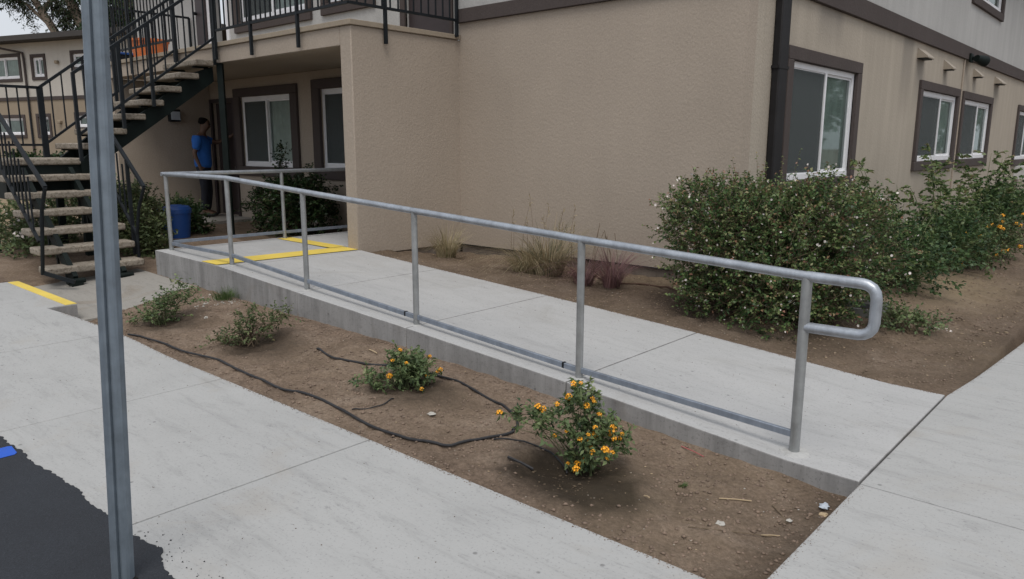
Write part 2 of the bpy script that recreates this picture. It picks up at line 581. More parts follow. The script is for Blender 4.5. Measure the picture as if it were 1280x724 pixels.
def twig_prisms(A, B, r):
    """three-sided twigs from A to B"""
    n = len(A)
    D = unit(B - A)
    ref = np.where(np.abs(D[:, 2:3]) < 0.9, np.array([[0, 0, 1.0]]), np.array([[1.0, 0, 0]]))
    S = unit(np.cross(D, ref)); T = np.cross(D, S)
    r = np.asarray(r).reshape(-1, 1) * np.ones((n, 1))
    V = []
    for E, k in ((A, 1.0), (B, 0.5)):
        for i in range(3):
            a = 2 * math.pi * i / 3
            V.append(E + (S * math.cos(a) + T * math.sin(a)) * r * k)
    V = np.stack(V, 1).reshape(-1, 3)
    base = (np.arange(n) * 6).reshape(-1, 1)
    F = np.concatenate([base + np.array([[0, 1, 4, 3]]), base + np.array([[1, 2, 5, 4]]), base + np.array([[2, 0, 3, 5]])], 0)
    return V, F


def wall_clip(P):
    """true where a point lies clear of the buildings and above ground"""
    inside = (P[:, 0] < -3.40 + 0.09) & (P[:, 1] > 7.10)
    inside |= (P[:, 0] > -7.55) & (P[:, 0] < -7.25) & (P[:, 1] > 5.4)
    return ~inside & (P[:, 2] > zs(P[:, 0], P[:, 1]) - 0.01)


def grow(thing, base, blobs, ntwig, leaf, mat, twig_len=(0.10, 0.25), leaves=9, stems=8, up=0.35, stem_mat='twig',
         tipred=0.0, shell=0.55, stem_r=0.008, clip=True, droop=0.25, fname='foliage'):
    """a shrub: stems from the base, leafy twigs filling the blobs [(centre, radii)]"""
    base = np.array(base, float)
    w = np.array([b[1][0] * b[1][1] * b[1][2] for b in blobs]) ** 0.7
    w /= w.sum()
    which = RNG.choice(len(blobs), ntwig, p=w)
    C = np.array([b[0] for b in blobs], float)[which]
    Rr = np.array([b[1] for b in blobs], float)[which]
    d = unit(RNG.normal(size=(ntwig, 3)))
    rr = shell + (1 - shell) * RNG.random((ntwig, 1)) ** 0.6
    inner = RNG.random((ntwig, 1)) < 0.25
    rr = np.where(inner, RNG.random((ntwig, 1)) * shell, rr)
    # lumpy outline
    lump = 1 + 0.10 * np.sin(d[:, :1] * 7 + C[:, :1] * 5) + 0.09 * np.sin(d[:, 1:2] * 9 + 2) + 0.07 * np.sin(d[:, 2:3] * 11 + 1) \
        + 0.06 * RNG.normal(size=(ntwig, 1))
    P0 = C + d * Rr * rr * lump
    D = unit(d * 0.8 + np.array([0, 0, up]) + RNG.normal(size=(ntwig, 3)) * 0.45)
    TL = RNG.uniform(twig_len[0], twig_len[1], (ntwig, 1))
    P1 = P0 + D * TL
    k = leaves
    t = (np.linspace(0.05, 1.0, k).reshape(1, k, 1)) * np.ones((ntwig, 1, 1))
    LP = P0[:, None] + (P1 - P0)[:, None] * t
    LP = LP + RNG.normal(size=LP.shape) * leaf[0] * 0.12
    side = unit(np.cross(D, np.array([0, 0, 1.0]) + RNG.normal(size=D.shape) * 0.3))
    sg = np.where(np.arange(k) % 2 == 0, 1, -1).reshape(1, k, 1)
    LD = unit(side[:, None] * sg * 0.9 + D[:, None] * 0.7 + RNG.normal(size=LP.shape) * 0.4)
    LP, LD = LP.reshape(-1, 3), LD.reshape(-1, 3)
    tt = np.repeat(RNG.normal(0, 0.16, ntwig), k) + RNG.normal(0, 0.12, ntwig * k) + 0.42
    if tipred:
        tt += tipred * (np.tile(np.linspace(0, 1, k), ntwig) ** 3)
    keep = RNG.random(len(LP)) < 0.93
    if clip:
        keep &= wall_clip(LP + LD * leaf[0])
    LP, LD, tt = LP[keep], LD[keep], tt[keep]
    nl = len(LP)
    V, F = leaf_quads(LP, LD, RNG.uniform(0.7, 1.25, nl) * leaf[0], RNG.uniform(0.75, 1.2, nl) * leaf[1], droop)
    np_mesh(fname, V, F, mat, thing, np.repeat(np.clip(tt, 0, 1), 4), 'stuff')
    # twigs and stems
    kk = wall_clip(P1) if clip else np.ones(ntwig, bool)
    V, F = twig_prisms((P0 - D * TL * 0.4)[kk], P1[kk], stem_r * 0.28)
    if stems:
        idx = RNG.choice(ntwig, min(stems * 3, ntwig), replace=False)
        ends = P0[idx][kk[idx]]
        st = base + RNG.normal(size=(len(ends), 3)) * np.array([0.04, 0.04, 0.0])
        mid = st * 0.45 + ends * 0.55 + np.array([0, 0, 0.06])
        V2, F2 = twig_prisms(st, mid, stem_r)
        V3, F3 = twig_prisms(mid, ends, stem_r * 0.6)
        F = np.concatenate([F, F2 + len(V), F3 + len(V) + len(V2)])
        V = np.concatenate([V, V2, V3])
    np_mesh('stems', V, F, stem_mat, thing, None, 'stuff')
    return P0, P1, D


def blades(thing, base, n, h, spread, mat, w=0.006, lean=0.5, name='blades', bias=(0, 0), tbias=0.5, droop=0.6):
    base = np.array(base, float)
    seg = 5
    a = RNG.uniform(0, 2 * math.pi, n)
    dirh = np.stack([np.cos(a), np.sin(a)], 1) + np.array(bias)
    r0 = RNG.random(n)[:, None] ** 0.5 * spread
    B = np.concatenate([base[:2] + dirh * r0, np.full((n, 1), base[2])], 1)
    H = h * RNG.uniform(0.45, 1.1, n)
    ln = lean * RNG.uniform(0.15, 1.0, n)
    V = np.zeros((n, seg + 1, 2, 3))
    side = np.stack([-np.sin(a + 0.6), np.cos(a + 0.6)], 1)
    for i in range(seg + 1):
        t = i / seg
        c = B.copy()
        c[:, :2] += dirh * (H * ln * (t ** 1.7))[:, None]
        c[:, 2] += H * (t - droop * ln * t ** 3 * 0.8)
        ww = w * (1 - t * 0.85)
        V[:, i, 0] = c; V[:, i, 1] = c
        V[:, i, 0, :2] += side * ww / 2
        V[:, i, 1, :2] -= side * ww / 2
    V = V.reshape(-1, 3)
    b = (np.arange(n) * (seg + 1) * 2)[:, None]
    F = np.concatenate([b + np.array([[2 * i, 2 * i + 1, 2 * i + 3, 2 * i + 2]]) for i in range(seg)], 0)
    tt = np.repeat(np.clip(RNG.normal(tbias, 0.25, n), 0, 1), (seg + 1) * 2)
    return np_mesh(name, V, F, mat, thing, tt, 'stuff')


# ------------------------------------------------------------------ heights
def smooth(a, b, x):
    t = np.clip((x - a) / (b - a), 0, 1)
    return t * t * (3 - 2 * t)


def zwalk(x):                              # near sidewalk surface
    return 0.12 * (1 - smooth(-7.9, -5.4, x))


RX = [-8.88, -8.75, -7.37, -5.97, -4.44, -2.82, -1.37, -1.01]
RZ = [0.412, 0.41, 0.386, 0.304, 0.218, 0.117, 0.006, 0.0]


def zramp(x):
    return np.interp(x, RX, RZ)


def ybed(x):                               # near sidewalk's bed-side edge
    return np.interp(x, [-9, -7.82, -6.93, -6.3, -5.2], [2.21, 2.21, 2.34, 2.41, 2.43])


def zpad(x, y):
    u = np.clip((-7.7 - x) / 1.5, -0.3, 1.3); v = np.clip((y - 2.47) / 1.25, -0.2, 1.2)
    return (1 - u) * ((1 - v) * -0.05 + v * 0.10) + u * ((1 - v) * 0.06 + v * 0.135)


def zs(x, y):
    x = np.asarray(x, float); y = np.asarray(y, float)
    e0 = np.interp(x, [-8.2, -7.7, -6.6, -5.6, -1.0], [-0.05, -0.045, -0.005, -0.012, -0.018])
    e1 = np.interp(x, [-9, -7.47, -5.93, -4.4, -3.46, -2.0, -1.2, -1.0], [.13, .095, .08, .056, .02, -.05, -.08, -.07])
    t = smooth(2.43, 3.5, y)
    bed = e0 * (1 - t) + e1 * t
    bed = bed - 0.025 * np.exp(-((x + 1.0) / 0.3) ** 2)
    zA = zramp(x) - 0.03
    zB = np.where(x < -3.33, 0.19, 0.19 + (x + 3.33) / 2.33 * -0.21)
    a = smooth(5.45, 7.0, y)
    back = zA * (1 - a) + zB * a
    side = \
        (0.21 * (1 - smooth(7.0, 20.0, y))) * (1 - smooth(-3.33, -1.0, x)) - 0.02
    back = np.where(y > 7.14, side, back)
    far = zpad(np.clip(x, -9.3, -7.4), np.clip(y, 2.3, 3.8))
    lf = np.interp(-x, [8.8, 9.3, 10.8, 14, 20, 29, 60], [0.10, 0.09, 0.22, 0.26, 0.45, 1.05, 1.4])
    lf = np.where(x > -10.5, lf + 0.1 * smooth(3.7, 5.2, y), np.maximum(lf, 0.2))
    mixl = 1 - smooth(-9.6, -9.0, x)
    left = far * (1 - mixl) + lf * mixl
    z = np.where(y < 3.72, np.where(x > -7.9, bed, left), np.where(x > -7.3, back, left))
    tt = smooth(-8.3, -7.6, x)
    z = np.where((y < 3.72) & (x > -8.3) & (x < -7.6), left * (1 - tt) + bed * tt, z)
    return z


# ------------------------------------------------------------------ ground sheet
def axis(segs):
    out = []
    for a, b, s in segs:
        out += list(np.arange(a, b, s))
    return np.array(out + [segs[-1][1]])


gx = axis([(-400, -60, 40), (-60, -16, 1.5), (-16, -9.4, 0.12), (-9.4, -0.88, 0.032), (-0.88, 2, 0.4), (2, 40, 8), (40, 400, 60)])
gy = axis([(-400, -40, 60), (-40, 0, 8), (0, 2.1, 0.5), (2.1, 3.8, 0.032), (3.8, 5.4, 0.12), (5.4, 8.4, 0.034), (8.4, 13, 0.09), (13, 30, 0.4), (30, 400, 40)])
X, Y = np.meshgrid(gx, gy, indexing='ij')
Z = zs(X, Y)


def vnoise(x, y, f, seed):
    """cheap value noise"""
    r = np.random.default_rng(seed)
    T = r.random((256, 256))
    xi, yi = x * f, y * f
    x0, y0 = np.floor(xi).astype(int), np.floor(yi).astype(int)
    fx, fy = xi - x0, yi - y0
    fx, fy = fx * fx * (3 - 2 * fx), fy * fy * (3 - 2 * fy)
    g = lambda i, j: T[i % 256, j % 256]
    return (g(x0, y0) * (1 - fx) * (1 - fy) + g(x0 + 1, y0) * fx * (1 - fy) + g(x0, y0 + 1) * (1 - fx) * fy + g(x0 + 1, y0 + 1) * fx * fy) - 0.5


PLANTS = [(-6.80, 2.92, 0.38, 0.34), (-5.44, 3.03, 0.40, 0.34), (-3.72, 3.15, 0.36, 0.36), (-2.16, 2.86, 0.42, 0.56)]
rough = 0.036 * vnoise(X, Y, 2.3, 1) + 0.030 * vnoise(X, Y, 6, 2) + 0.024 * vnoise(X, Y, 13, 3) + 0.014 * vnoise(X, Y, 27, 4)
rough = np.where((Y > 2.52) & (Y < 3.62) & (X < -1.08) & (X > -7.9) | (Y > 5.5) & (X < -1.1), rough, rough * 0.35)
Z = Z + rough
for (a, b, r_, _) in PLANTS:                 # little basins round the shrubs
    d = np.hypot(X - a, Y - b)
    Z += -0.025 * np.exp(-(d / 0.16) ** 2) + 0.016 * np.exp(-((d - 0.33) / 0.09) ** 2)
# sunk under every paved sheet
under = ((Y < ybed(X) - 0.05) & (X < -1.0)) | (X > -0.93) & (Y > -50)
under |= (Y > 3.75) & (Y < 5.40) & (X > -8.8) & (X < -0.9)
under |= (X < -7.86) & (Y < 2.44) & (X > -9.6)
under |= (X > -8.85) & (X < -7.35) & (Y > 5.3) & (Y < 7.3)
Z = np.where(under & (Y > -50), Z - 0.16, Z)
Z = np.where(Y < 2.0, np.minimum(Z, -0.14), Z)
pad_in = (X < -7.75 - (Y - 2.47) * 0.05 + 0.0) & (X > -9.35) & (Y > 2.5) & (Y < 3.68)
Z = np.where(pad_in, np.minimum(Z, zpad(X, Y) - 0.05), Z)
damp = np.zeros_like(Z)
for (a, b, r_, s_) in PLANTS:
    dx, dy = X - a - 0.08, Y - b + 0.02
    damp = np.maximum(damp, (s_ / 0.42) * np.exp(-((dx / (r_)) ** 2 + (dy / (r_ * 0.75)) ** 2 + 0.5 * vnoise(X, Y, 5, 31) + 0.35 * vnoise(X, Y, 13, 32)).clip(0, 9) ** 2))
damp = np.maximum(damp, 0.42 * (Y > 5.45) * (X < -0.7) * (0.75 + 0.8 * vnoise(X, Y, 1.1, 41)))  # soil behind the ramp only set darker through this mask
damp = np.maximum(damp, 0.75 * np.exp(-(((X + 2.7) / 1.1) ** 2 + ((Y - 6.3) / 0.8) ** 2) ** 2))  # darker patch round the big bush
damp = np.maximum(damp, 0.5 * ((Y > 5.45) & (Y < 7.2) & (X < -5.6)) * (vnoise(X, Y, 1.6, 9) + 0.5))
damp = np.maximum(damp, 0.5 * np.exp(-((X + 1.05) / 0.18) ** 2) * ((Y > 2.4) & (Y < 3.7)))  # darker strip along the cross sidewalk
dry = np.zeros_like(Z)
dry = np.maximum(dry, np.exp(-(((X + 1.9) / 0.7) ** 2 + ((Y - 9.6) / 1.5) ** 2)) * 0.8)
dry = np.maximum(dry, (X < -12.0) * (Y < 5.3) * 0.85)
dry = np.maximum(dry, 0.35 * ((Y > 6.6) & (Y < 7.2) & (X > -5.6) & (X < -3)))
dry = np.maximum(dry, 0.22 * (vnoise(X, Y, 1.3, 5) + 0.5) * (Y > 2.4))
nx_, ny_ = X.shape
ii = np.arange(nx_ * ny_).reshape(nx_, ny_)
F = np.stack([ii[:-1, :-1], ii[1:, :-1], ii[1:, 1:], ii[:-1, 1:]], -1).reshape(-1, 4)
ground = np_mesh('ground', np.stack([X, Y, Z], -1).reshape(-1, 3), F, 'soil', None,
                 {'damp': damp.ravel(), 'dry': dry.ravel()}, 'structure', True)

# clods, pebbles and chips scattered on the soil
def scatter(name, n, xr, yr, smin, smax, mat, parent, flat=0.6, clusters=None):
    x = RNG.uniform(xr[0], xr[1], n); y = RNG.uniform(yr[0], yr[1], n)
    if clusters is not None:
        k = RNG.integers(0, len(clusters), n)
        c = np.array(clusters)[k]
        x = c[:, 0] + RNG.normal(0, 1, n) * c[:, 2]; y = c[:, 1] + RNG.normal(0, 1, n) * c[:, 2]
        ok = (x > xr[0]) & (x < xr[1]) & (y > yr[0]) & (y < yr[1]); x, y = x[ok], y[ok]; n = len(x)
    dd = np.zeros(len(x))
    for (a_, b_, r_, s_) in PLANTS:
        dd = np.maximum(dd, np.exp(-(((x - a_ - 0.08) / r_) ** 2 + ((y - b_ + 0.02) / (r_ * 0.8)) ** 2) ** 2))
    if mat == 'clod':
        ok = RNG.random(len(x)) > dd * 1.3
        x, y = x[ok], y[ok]; n = len(x)
    s = smin + (smax - smin) * RNG.random(n) ** 3
    ix = np.clip(np.searchsorted(gx, x), 1, len(gx) - 1); iy = np.clip(np.searchsorted(gy, y), 1, len(gy) - 1)
    z = np.minimum(Z[ix, iy], np.minimum(Z[ix - 1, iy], Z[ix, iy - 1]))
    octa = np.array([(1, 0, 0), (0.3, 0.9, 0.1), (-0.9, 0.3, 0), (-0.2, -1, 0.1), (0.1, 0, 0.9), (0, 0.1, -0.9)])
    V = octa[None] * s[:, None, None] * RNG.uniform(0.6, 1.3, (n, 6, 3)) * np.array([1, 1, flat])
    a = RNG.uniform(0, 6.28, n); ca, sa = np.cos(a)[:, None], np.sin(a)[:, None]
    V = np.stack([V[..., 0] * ca - V[..., 1] * sa, V[..., 0] * sa + V[..., 1] * ca, V[..., 2]], -1)
    V += np.stack([x, y, z + s * 0.25], -1)[:, None]
    tri = np.array([(0, 1, 4), (1, 2, 4), (2, 3, 4), (3, 0, 4), (1, 0, 5), (2, 1, 5), (3, 2, 5), (0, 3, 5)])
    Fs = (np.arange(n)[:, None, None] * 6 + tri[None]).reshape(-1, 3)
    return np_mesh(name, V.reshape(-1, 3), Fs, mat, parent, None, 'stuff')


scatter('soil_clods', 16000, (-7.7, -1.03), (2.46, 3.68), 0.002, 0.015, 'clod', ground)
scatter('soil_clods', 9000, (-7.2, -1.05), (5.5, 7.1), 0.003, 0.014, 'clod', ground)
scatter('soil_clods', 7000, (-3.3, -1.0), (7.1, 14), 0.004, 0.02, 'clod', ground)
scatter('gravel', 700, (-7.7, -1.03), (2.46, 3.68), 0.002, 0.008, 'pebble', ground)
scatter('gravel', 900, (-3.3, -1.0), (5.6, 14), 0.003, 0.012, 'pebble', ground)
scatter('gravel', 400, (-7.2, -3.3), (5.6, 7.1), 0.003, 0.010, 'pebble', ground)
scatter('gravel', 130, (-7.7, -6.4), (3.2, 3.69), 0.006, 0.02, 'white_bits', ground, clusters=[(-7.15, 3.6, 0.14), (-6.9, 3.5, 0.12)])
scatter('concrete_crumbs', 90, (-3.0, -1.05), (2.5, 3.68), 0.002, 0.008, 'white_bits', ground, clusters=[(-1.35, 3.2, 0.12), (-1.6, 3.0, 0.2), (-1.15, 3.4, 0.1)])
scatter('bark_chips', 500, (-3.0, -1.5), (2.5, 3.5), 0.003, 0.012, 'twig', ground, flat=0.3, clusters=[(-2.15, 2.85, 0.2)])


scatter('leaf_litter', 1500, (-7.2, -1.05), (5.5, 7.1), 0.004, 0.017, 'straw_bits', ground, flat=0.15)
scatter('leaf_litter', 1300, (-3.3, -1.0), (7.1, 13), 0.006, 0.022, 'straw_bits', ground, flat=0.15)
scatter('leaf_litter', 1600, (-3.6, -1.1), (5.5, 9), 0.004, 0.016, 'twig', ground, flat=0.2)
scatter('leaf_litter', 500, (-7.7, -1.03), (2.46, 3.68), 0.003, 0.010, 'straw_bits', ground, flat=0.15)


def surf(x, y):
    i = min(max(int(np.searchsorted(gx, x)), 1), len(gx) - 1); j = min(max(int(np.searchsorted(gy, y)), 1), len(gy) - 1)
    return float(max(Z[i, j], Z[i - 1, j], Z[i, j - 1]))


# ------------------------------------------------------------------ near sidewalk
def xs(a, b, s=0.2):
    k = max(2, int(round((b - a) / s)) + 1)
    return np.linspace(a, b, k)


walk = MB().strip([(x, 1.02, ybed(x) - 0.02, zwalk(x) - 0.018, zwalk(x) - 0.018) for x in xs(-12.0, -1.02)], 0.12) \
    .build('sidewalk', 'joint_dark', kind='structure')
WL[walk.name] = Vector((0, 0, 0))
for a, b in ((-12.0, -9.96), (-9.95, -8.305), (-8.295, -6.605), (-6.595, -4.9045), (-4.8955, -3.2345), (-3.2255, -1.006)):
    st = [(x, 1.03, float(ybed(x)), float(zwalk(x)), float(zwalk(x))) for x in xs(a, b)]
    MB().strip(st, 0.13).build('slab', 'concrete_walk', walk, bevel=0.004, weld=True)
# the wider slab with the yellow edge at the stair approach
MB().box((-9.62, 2.17, 0.0 - 0.1), (-7.80, 2.475, 0.1203)).build('slab', ['concrete_walk'], walk, bevel=0.004)
MB().box((-7.801, 2.20, -0.10), (-7.796, 2.474, 0.110)).build('slab_edge', 'concrete_side', walk)
MB().box((-9.58, 2.375, 0.1195), (-7.803, 2.473, 0.1245)).build('yellow_stripe', 'yellow_paint', walk)

# soil crumbs kicked onto the concrete along its edges
def crumbs(name, xyz, smax, mat, parent):
    n = len(xyz)
    cs = RNG.uniform(0.001, smax, n)
    tet = np.array([(1, 0, 0), (-0.5, 0.87, 0), (-0.5, -0.87, 0), (0, 0, 0.9)])
    V = tet[None] * cs[:, None, None] * RNG.uniform(0.6, 1.4, (n, 4, 3)) + xyz[:, None]
    F = (np.arange(n)[:, None, None] * 4 + np.array([(0, 1, 3), (1, 2, 3), (2, 0, 3), (0, 2, 1)])[None]).reshape(-1, 3)
    np_mesh(name, V.reshape(-1, 3), F, mat, parent, None, 'stuff')


x_ = RNG.uniform(-7.5, -1.05, 1000); y_ = ybed(x_) - np.abs(RNG.normal(0, 0.012, 1000)) - 0.002
crumbs('soil_crumbs', np.stack([x_, y_, zwalk(x_) + 0.0005], -1), 0.0045, 'clod', walk)
x_ = RNG.uniform(-8, -1.05, 260); y_ = RNG.uniform(1.15, 2.35, 260)
crumbs('soil_crumbs', np.stack([x_, y_, zwalk(x_) + 0.0005], -1), 0.004, 'twig', walk)

# right-hand sidewalk
def xedge(y):
    return np.interp(y, [-3, 5.45, 5.97, 6.38, 7.36, 9, 30], [-1.0, -1.0, -0.945, -0.915, -0.85, -0.8, -0.7])


rw = MB().prism([(-0.985, -3), (1.5, -3), (1.5, 30), (-0.68, 30), (-0.78, 9), (-0.83, 7.36), (-0.90, 6.38), (-0.93, 5.97), (-0.985, 5.45)], -0.12, -0.018) \
    .build('cross_sidewalk', 'joint_dark', kind='structure')
ybr = [-3, -1.32, 1.12, 3.68, 6.6, 9.1, 11.6, 14.1, 16.6, 20, 25, 30]
for y0, y1 in zip(ybr[:-1], ybr[1:]):
    ysn = [y0 + 0.004] + [q for q in (5.45, 5.97, 6.38, 7.36) if y0 < q < y1] + [y1 - 0.004]
    pl = [(float(xedge(q)), q) for q in ysn]
    MB().prism([(1.5, ysn[0]), (1.5, ysn[-1])] + pl[::-1], -0.13, 0.0).build('slab', 'concrete_walk', rw, bevel=0.004)

# concrete pad at the foot of the stairs
px_ = np.linspace(-9.35, -7.72, 12); py_ = np.linspace(2.482, 3.695, 10)
mb = MB()
for i in range(11):
    for j in range(9):
        q = [(px_[i], py_[j]), (px_[i + 1], py_[j]), (px_[i + 1], py_[j + 1]), (px_[i], py_[j + 1])]
        # ragged right-hand edge running from the step to the ramp wall
        q = [(x + (0.30 * (y - 2.48) * (i + k_ > 0) * (x + 9.35) / 1.63) - 0.05, y) for (x, y), k_ in zip(q, (0, 1, 1, 0))]
        mb.add([(x, y, float(zpad(x, y))) for x, y in q], [(0, 1, 2, 3)])
n0 = len(mb.v)
mb.add([(x, y, z - 0.10) for x, y, z in mb.v], [])
tops = list(mb.f)
edges = {}
for f_ in tops:
    for a_, b_ in zip(f_, f_[1:] + f_[:1]):
        ka, kb = tuple(round(c, 4) for c in mb.v[a_]), tuple(round(c, 4) for c in mb.v[b_])
        if (kb, ka) in edges: del edges[(kb, ka)]
        else: edges[(ka, kb)] = (a_, b_)
for a_, b_ in edges.values():
    mb.f.append((a_, a_ + n0, b_ + n0, b_)); mb.mi.append(0)
pad = mb.build('stair_pad', 'concrete_old', kind='structure')

# pale path far to the left
MB().strip([(x, 2.2 + (x + 14) * -0.12, 3.1 + (x + 14) * -0.12, float(zs(x, 3)) + 0.03, float(zs(x, 3)) + 0.03) for x in xs(-22, -13, 1.0)], 0.1) \
    .build('path', 'concrete_walk', kind='structure')

# ------------------------------------------------------------------ asphalt with ragged edge over the concrete
ex = np.arange(-14, -0.0, 0.013)
ey = 1.085 + 0.02 * np.sin(ex * 3.1) + 0.03 * vnoise(ex, ex * 0 + 3, 4, 21) + 0.016 * vnoise(ex, ex * 0 + 7, 22, 22)
ey += np.where(ex > -3.1, 0.018 * vnoise(ex, ex * 0 + 9, 60, 23), 0.010 * vnoise(ex, ex * 0 + 9, 60, 23))
ey += 0.05 * np.exp(-((ex + 2.95) / 0.12) ** 2)
n_ = len(ex)
zz = 0.005 + zwalk(ex)
mb = MB()
n_ = len(ex)
vs_ = [(a, b, c) for a, b, c in zip(ex, ey, zz)] + [(a, 0.95, c) for a, c in zip(ex, zz)]
fs_ = [(k, k + n_, k + 1 + n_, k + 1) for k in range(n_ - 1)]
step = 40
for k in range(0, n_ - 1, step):
    e_ = min(k + step, n_ - 1)
    b_ = len(vs_)
    vs_ += [(ex[k], -14, zz[k]), (ex[e_], -14, zz[e_])]
    fs_.append(tuple([b_, b_ + 1] + [n_ + q for q in range(e_, k - 1, -1)]))
for k in range(n_ - 1):                                # thickness along the ragged edge
    b_ = len(vs_)
    vs_ += [(ex[k], ey[k], zz[k] - 0.03), (ex[k + 1], ey[k + 1], zz[k + 1] - 0.03)]
    fs_.append((k, k + 1, b_ + 1, b_))
mb.add(vs_, fs_)
road = mb.build('parking_lot', 'asphalt', kind='structure')
MB().prism([(-4.60, -4.0), (-4.452, -4.0), (-4.45, 1.035), (-4.47, 1.05), (-4.59, 1.058), (-4.602, 1.04)], 0.0062, 0.0078).build('blue_line', 'blue_paint', road)
# loose asphalt crumbs on the walk beside the lot
nc = 80
cx = RNG.uniform(-3.2, -2.2, nc); cy = 1.10 + np.abs(RNG.normal(0, 0.07, nc)) + (cx + 3.0) * 0.06
cs = RNG.uniform(0.0015, 0.005, nc)
tet = np.array([(1, 0, 0), (-0.5, 0.87, 0), (-0.5, -0.87, 0), (0, 0, 1.0)])
V = tet[None] * cs[:, None, None] * RNG.uniform(0.6, 1.4, (nc, 4, 3)) + np.stack([cx, cy, cx * 0 + 0.0015], -1)[:, None]
F = (np.arange(nc)[:, None, None] * 4 + np.array([(0, 1, 3), (1, 2, 3), (2, 0, 3), (0, 2, 1)])[None]).reshape(-1, 3)
np_mesh('asphalt_crumbs', V.reshape(-1, 3), F, 'asphalt', road, None, 'stuff')

# ------------------------------------------------------------------ the ramp
rampo = MB().strip([(x, 3.72, 5.43, float(zramp(x)) - 0.018, float(zramp(x)) - 0.018) for x in sorted(set(list(xs(-8.86, -1.03)) + RX[1:-1]))], 0.5) \
    .build('ramp', 'joint_dark', kind='structure')
WL[rampo.name] = Vector((0, 0, 0))
cuts = [-8.88, -7.28, -5.93, -4.41, -2.83, -1.008]
for i, (a, b) in enumerate(zip(cuts[:-1], cuts[1:])):
    g = 0.0035
    xx = sorted(set([a + g, b - g] + [q for q in RX if a + g < q < b - g] + list(xs(a + g, b - g, 0.3))[1:-1]))
    mb = MB()
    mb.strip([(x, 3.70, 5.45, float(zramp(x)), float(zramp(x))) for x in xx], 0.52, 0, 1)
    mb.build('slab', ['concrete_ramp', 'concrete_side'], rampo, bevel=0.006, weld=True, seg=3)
# landing continuing under the balcony
MB().box((-8.88, 5.456, -0.1), (-7.50, 7.10, 0.405)).build('slab', 'concrete_ramp', rampo, bevel=0.005)
# yellow stripes on the landing: one across the head of the ramp, one along its back edge
MB().add([(-7.76, 3.705, 0.3985), (-7.42, 3.705, 0.3955), (-7.30, 5.43, 0.3915), (-7.60, 5.43, 0.3985)], [(0, 1, 2, 3)]).build('yellow_stripe', 'yellow_paint', rampo)
MB().add([(-8.80, 5.24, 0.4155), (-7.60, 5.24, 0.4025), (-7.60, 5.445, 0.4025), (-8.80, 5.445, 0.4155)], [(0, 1, 2, 3)]).build('yellow_stripe', 'yellow_paint', rampo)

x_ = RNG.uniform(-7.0, -1.05, 1100); y_ = 5.448 - np.abs(RNG.normal(0, 0.015, 1100))
crumbs('soil_crumbs', np.stack([x_, y_, zramp(x_) + 0.0005], -1), 0.005, 'clod', rampo)
x_ = RNG.uniform(-7.0, -1.05, 200); y_ = RNG.uniform(3.75, 5.4, 200)
crumbs('soil_crumbs', np.stack([x_, y_, zramp(x_) + 0.0005], -1), 0.0045, 'twig', rampo)
y_ = np.concatenate([RNG.uniform(2.45, 3.66, 260), RNG.uniform(5.5, 9, 500)]); x_ = xedge(y_) + np.abs(RNG.normal(0, 0.014, 760)) + 0.002
crumbs('soil_crumbs', np.stack([x_, y_, x_ * 0 + 0.0005], -1), 0.003, 'clod', rw)

# ------------------------------------------------------------------ handrail
hr = empty('handrail', (-1.38, 3.83, 0.0), 'grey galvanised pipe handrail with looped end running up the concrete ramp', 'handrail')
r_ = 0.0255
LX = -1.385
top = [(-8.73, 3.83, 1.29), (-7.33, 3.83, 1.286), (-5.955, 3.83, 1.205), (-4.425, 3.83, 1.12), (-2.82, 3.83, 1.032), (LX, 3.83, 0.963)]
end = [(-1.118, 3.83, 0.958), (-1.092, 3.83, 0.953), (-1.068, 3.83, 0.940), (-1.052, 3.83, 0.918), (-1.046, 3.83, 0.888),
       (-1.046, 3.83, 0.772), (-1.052, 3.83, 0.742), (-1.068, 3.83, 0.720), (-1.092, 3.83, 0.706), (-1.118, 3.83, 0.701), (LX + 0.01, 3.83, 0.697)]
MB().tube(top[:2] + [(-7.28, 3.83, 1.283)] + top[2:], r_, 16).build('top_rail', 'galv_rail', hr, smooth=True)
MB().tube([(LX - 0.001, 3.83, 0.963)] + end, r_ * 1.08, 16).build('end_loop', 'galv_rail', hr, smooth=True)
MB().tube([(-8.75, 3.79, 1.29), (-8.75, 5.35, 1.288), (-8.75, 7.08, 1.288)], r_ * 0.95, 12).build('top_rail', 'galv_rail', hr, smooth=True)
posts = [(-8.73, 3.83, 0.41, 1.285, 0.024), (-7.33, 3.83, 0.385, 1.28, 0.024), (-5.955, 3.83, 0.303, 1.20, 0.024),
         (-4.43, 3.83, 0.217, 1.115, 0.024), (-2.82, 3.83, 0.117, 1.03, 0.025), (LX, 3.83, 0.007, 0.955, 0.027)]
for (x, y, z0, z1, pr) in posts:
    MB().tube([(x, y, z0 - 0.05), (x, y, z1)], pr, 14).build('post', 'galv_post', hr, smooth=True)
    MB().tube([(x, y, z0 - 0.01), (x, y, z0 + 0.004 + 0.004 * (x > -2))], [0.055 + 0.035 * (x > -2), 0.045 + 0.03 * (x > -2)], 16).build('grout_collar', 'mortar', hr, smooth=True)
MB().tube([(-8.75, 5.33, 0.35), (-8.75, 5.33, 1.28)], 0.023, 12).build('post', 'galv_post', hr, smooth=True)
MB().tube([(-8.75, 6.98, 0.35), (-8.75, 6.98, 1.28)], 0.023, 12).build('post', 'galv_post', hr, smooth=True)
bars = [(-8.71, 0.492), (-7.33, 0.49), (-5.955, 0.385), (-4.43, 0.279), (-2.82, 0.172), (LX, 0.108)]
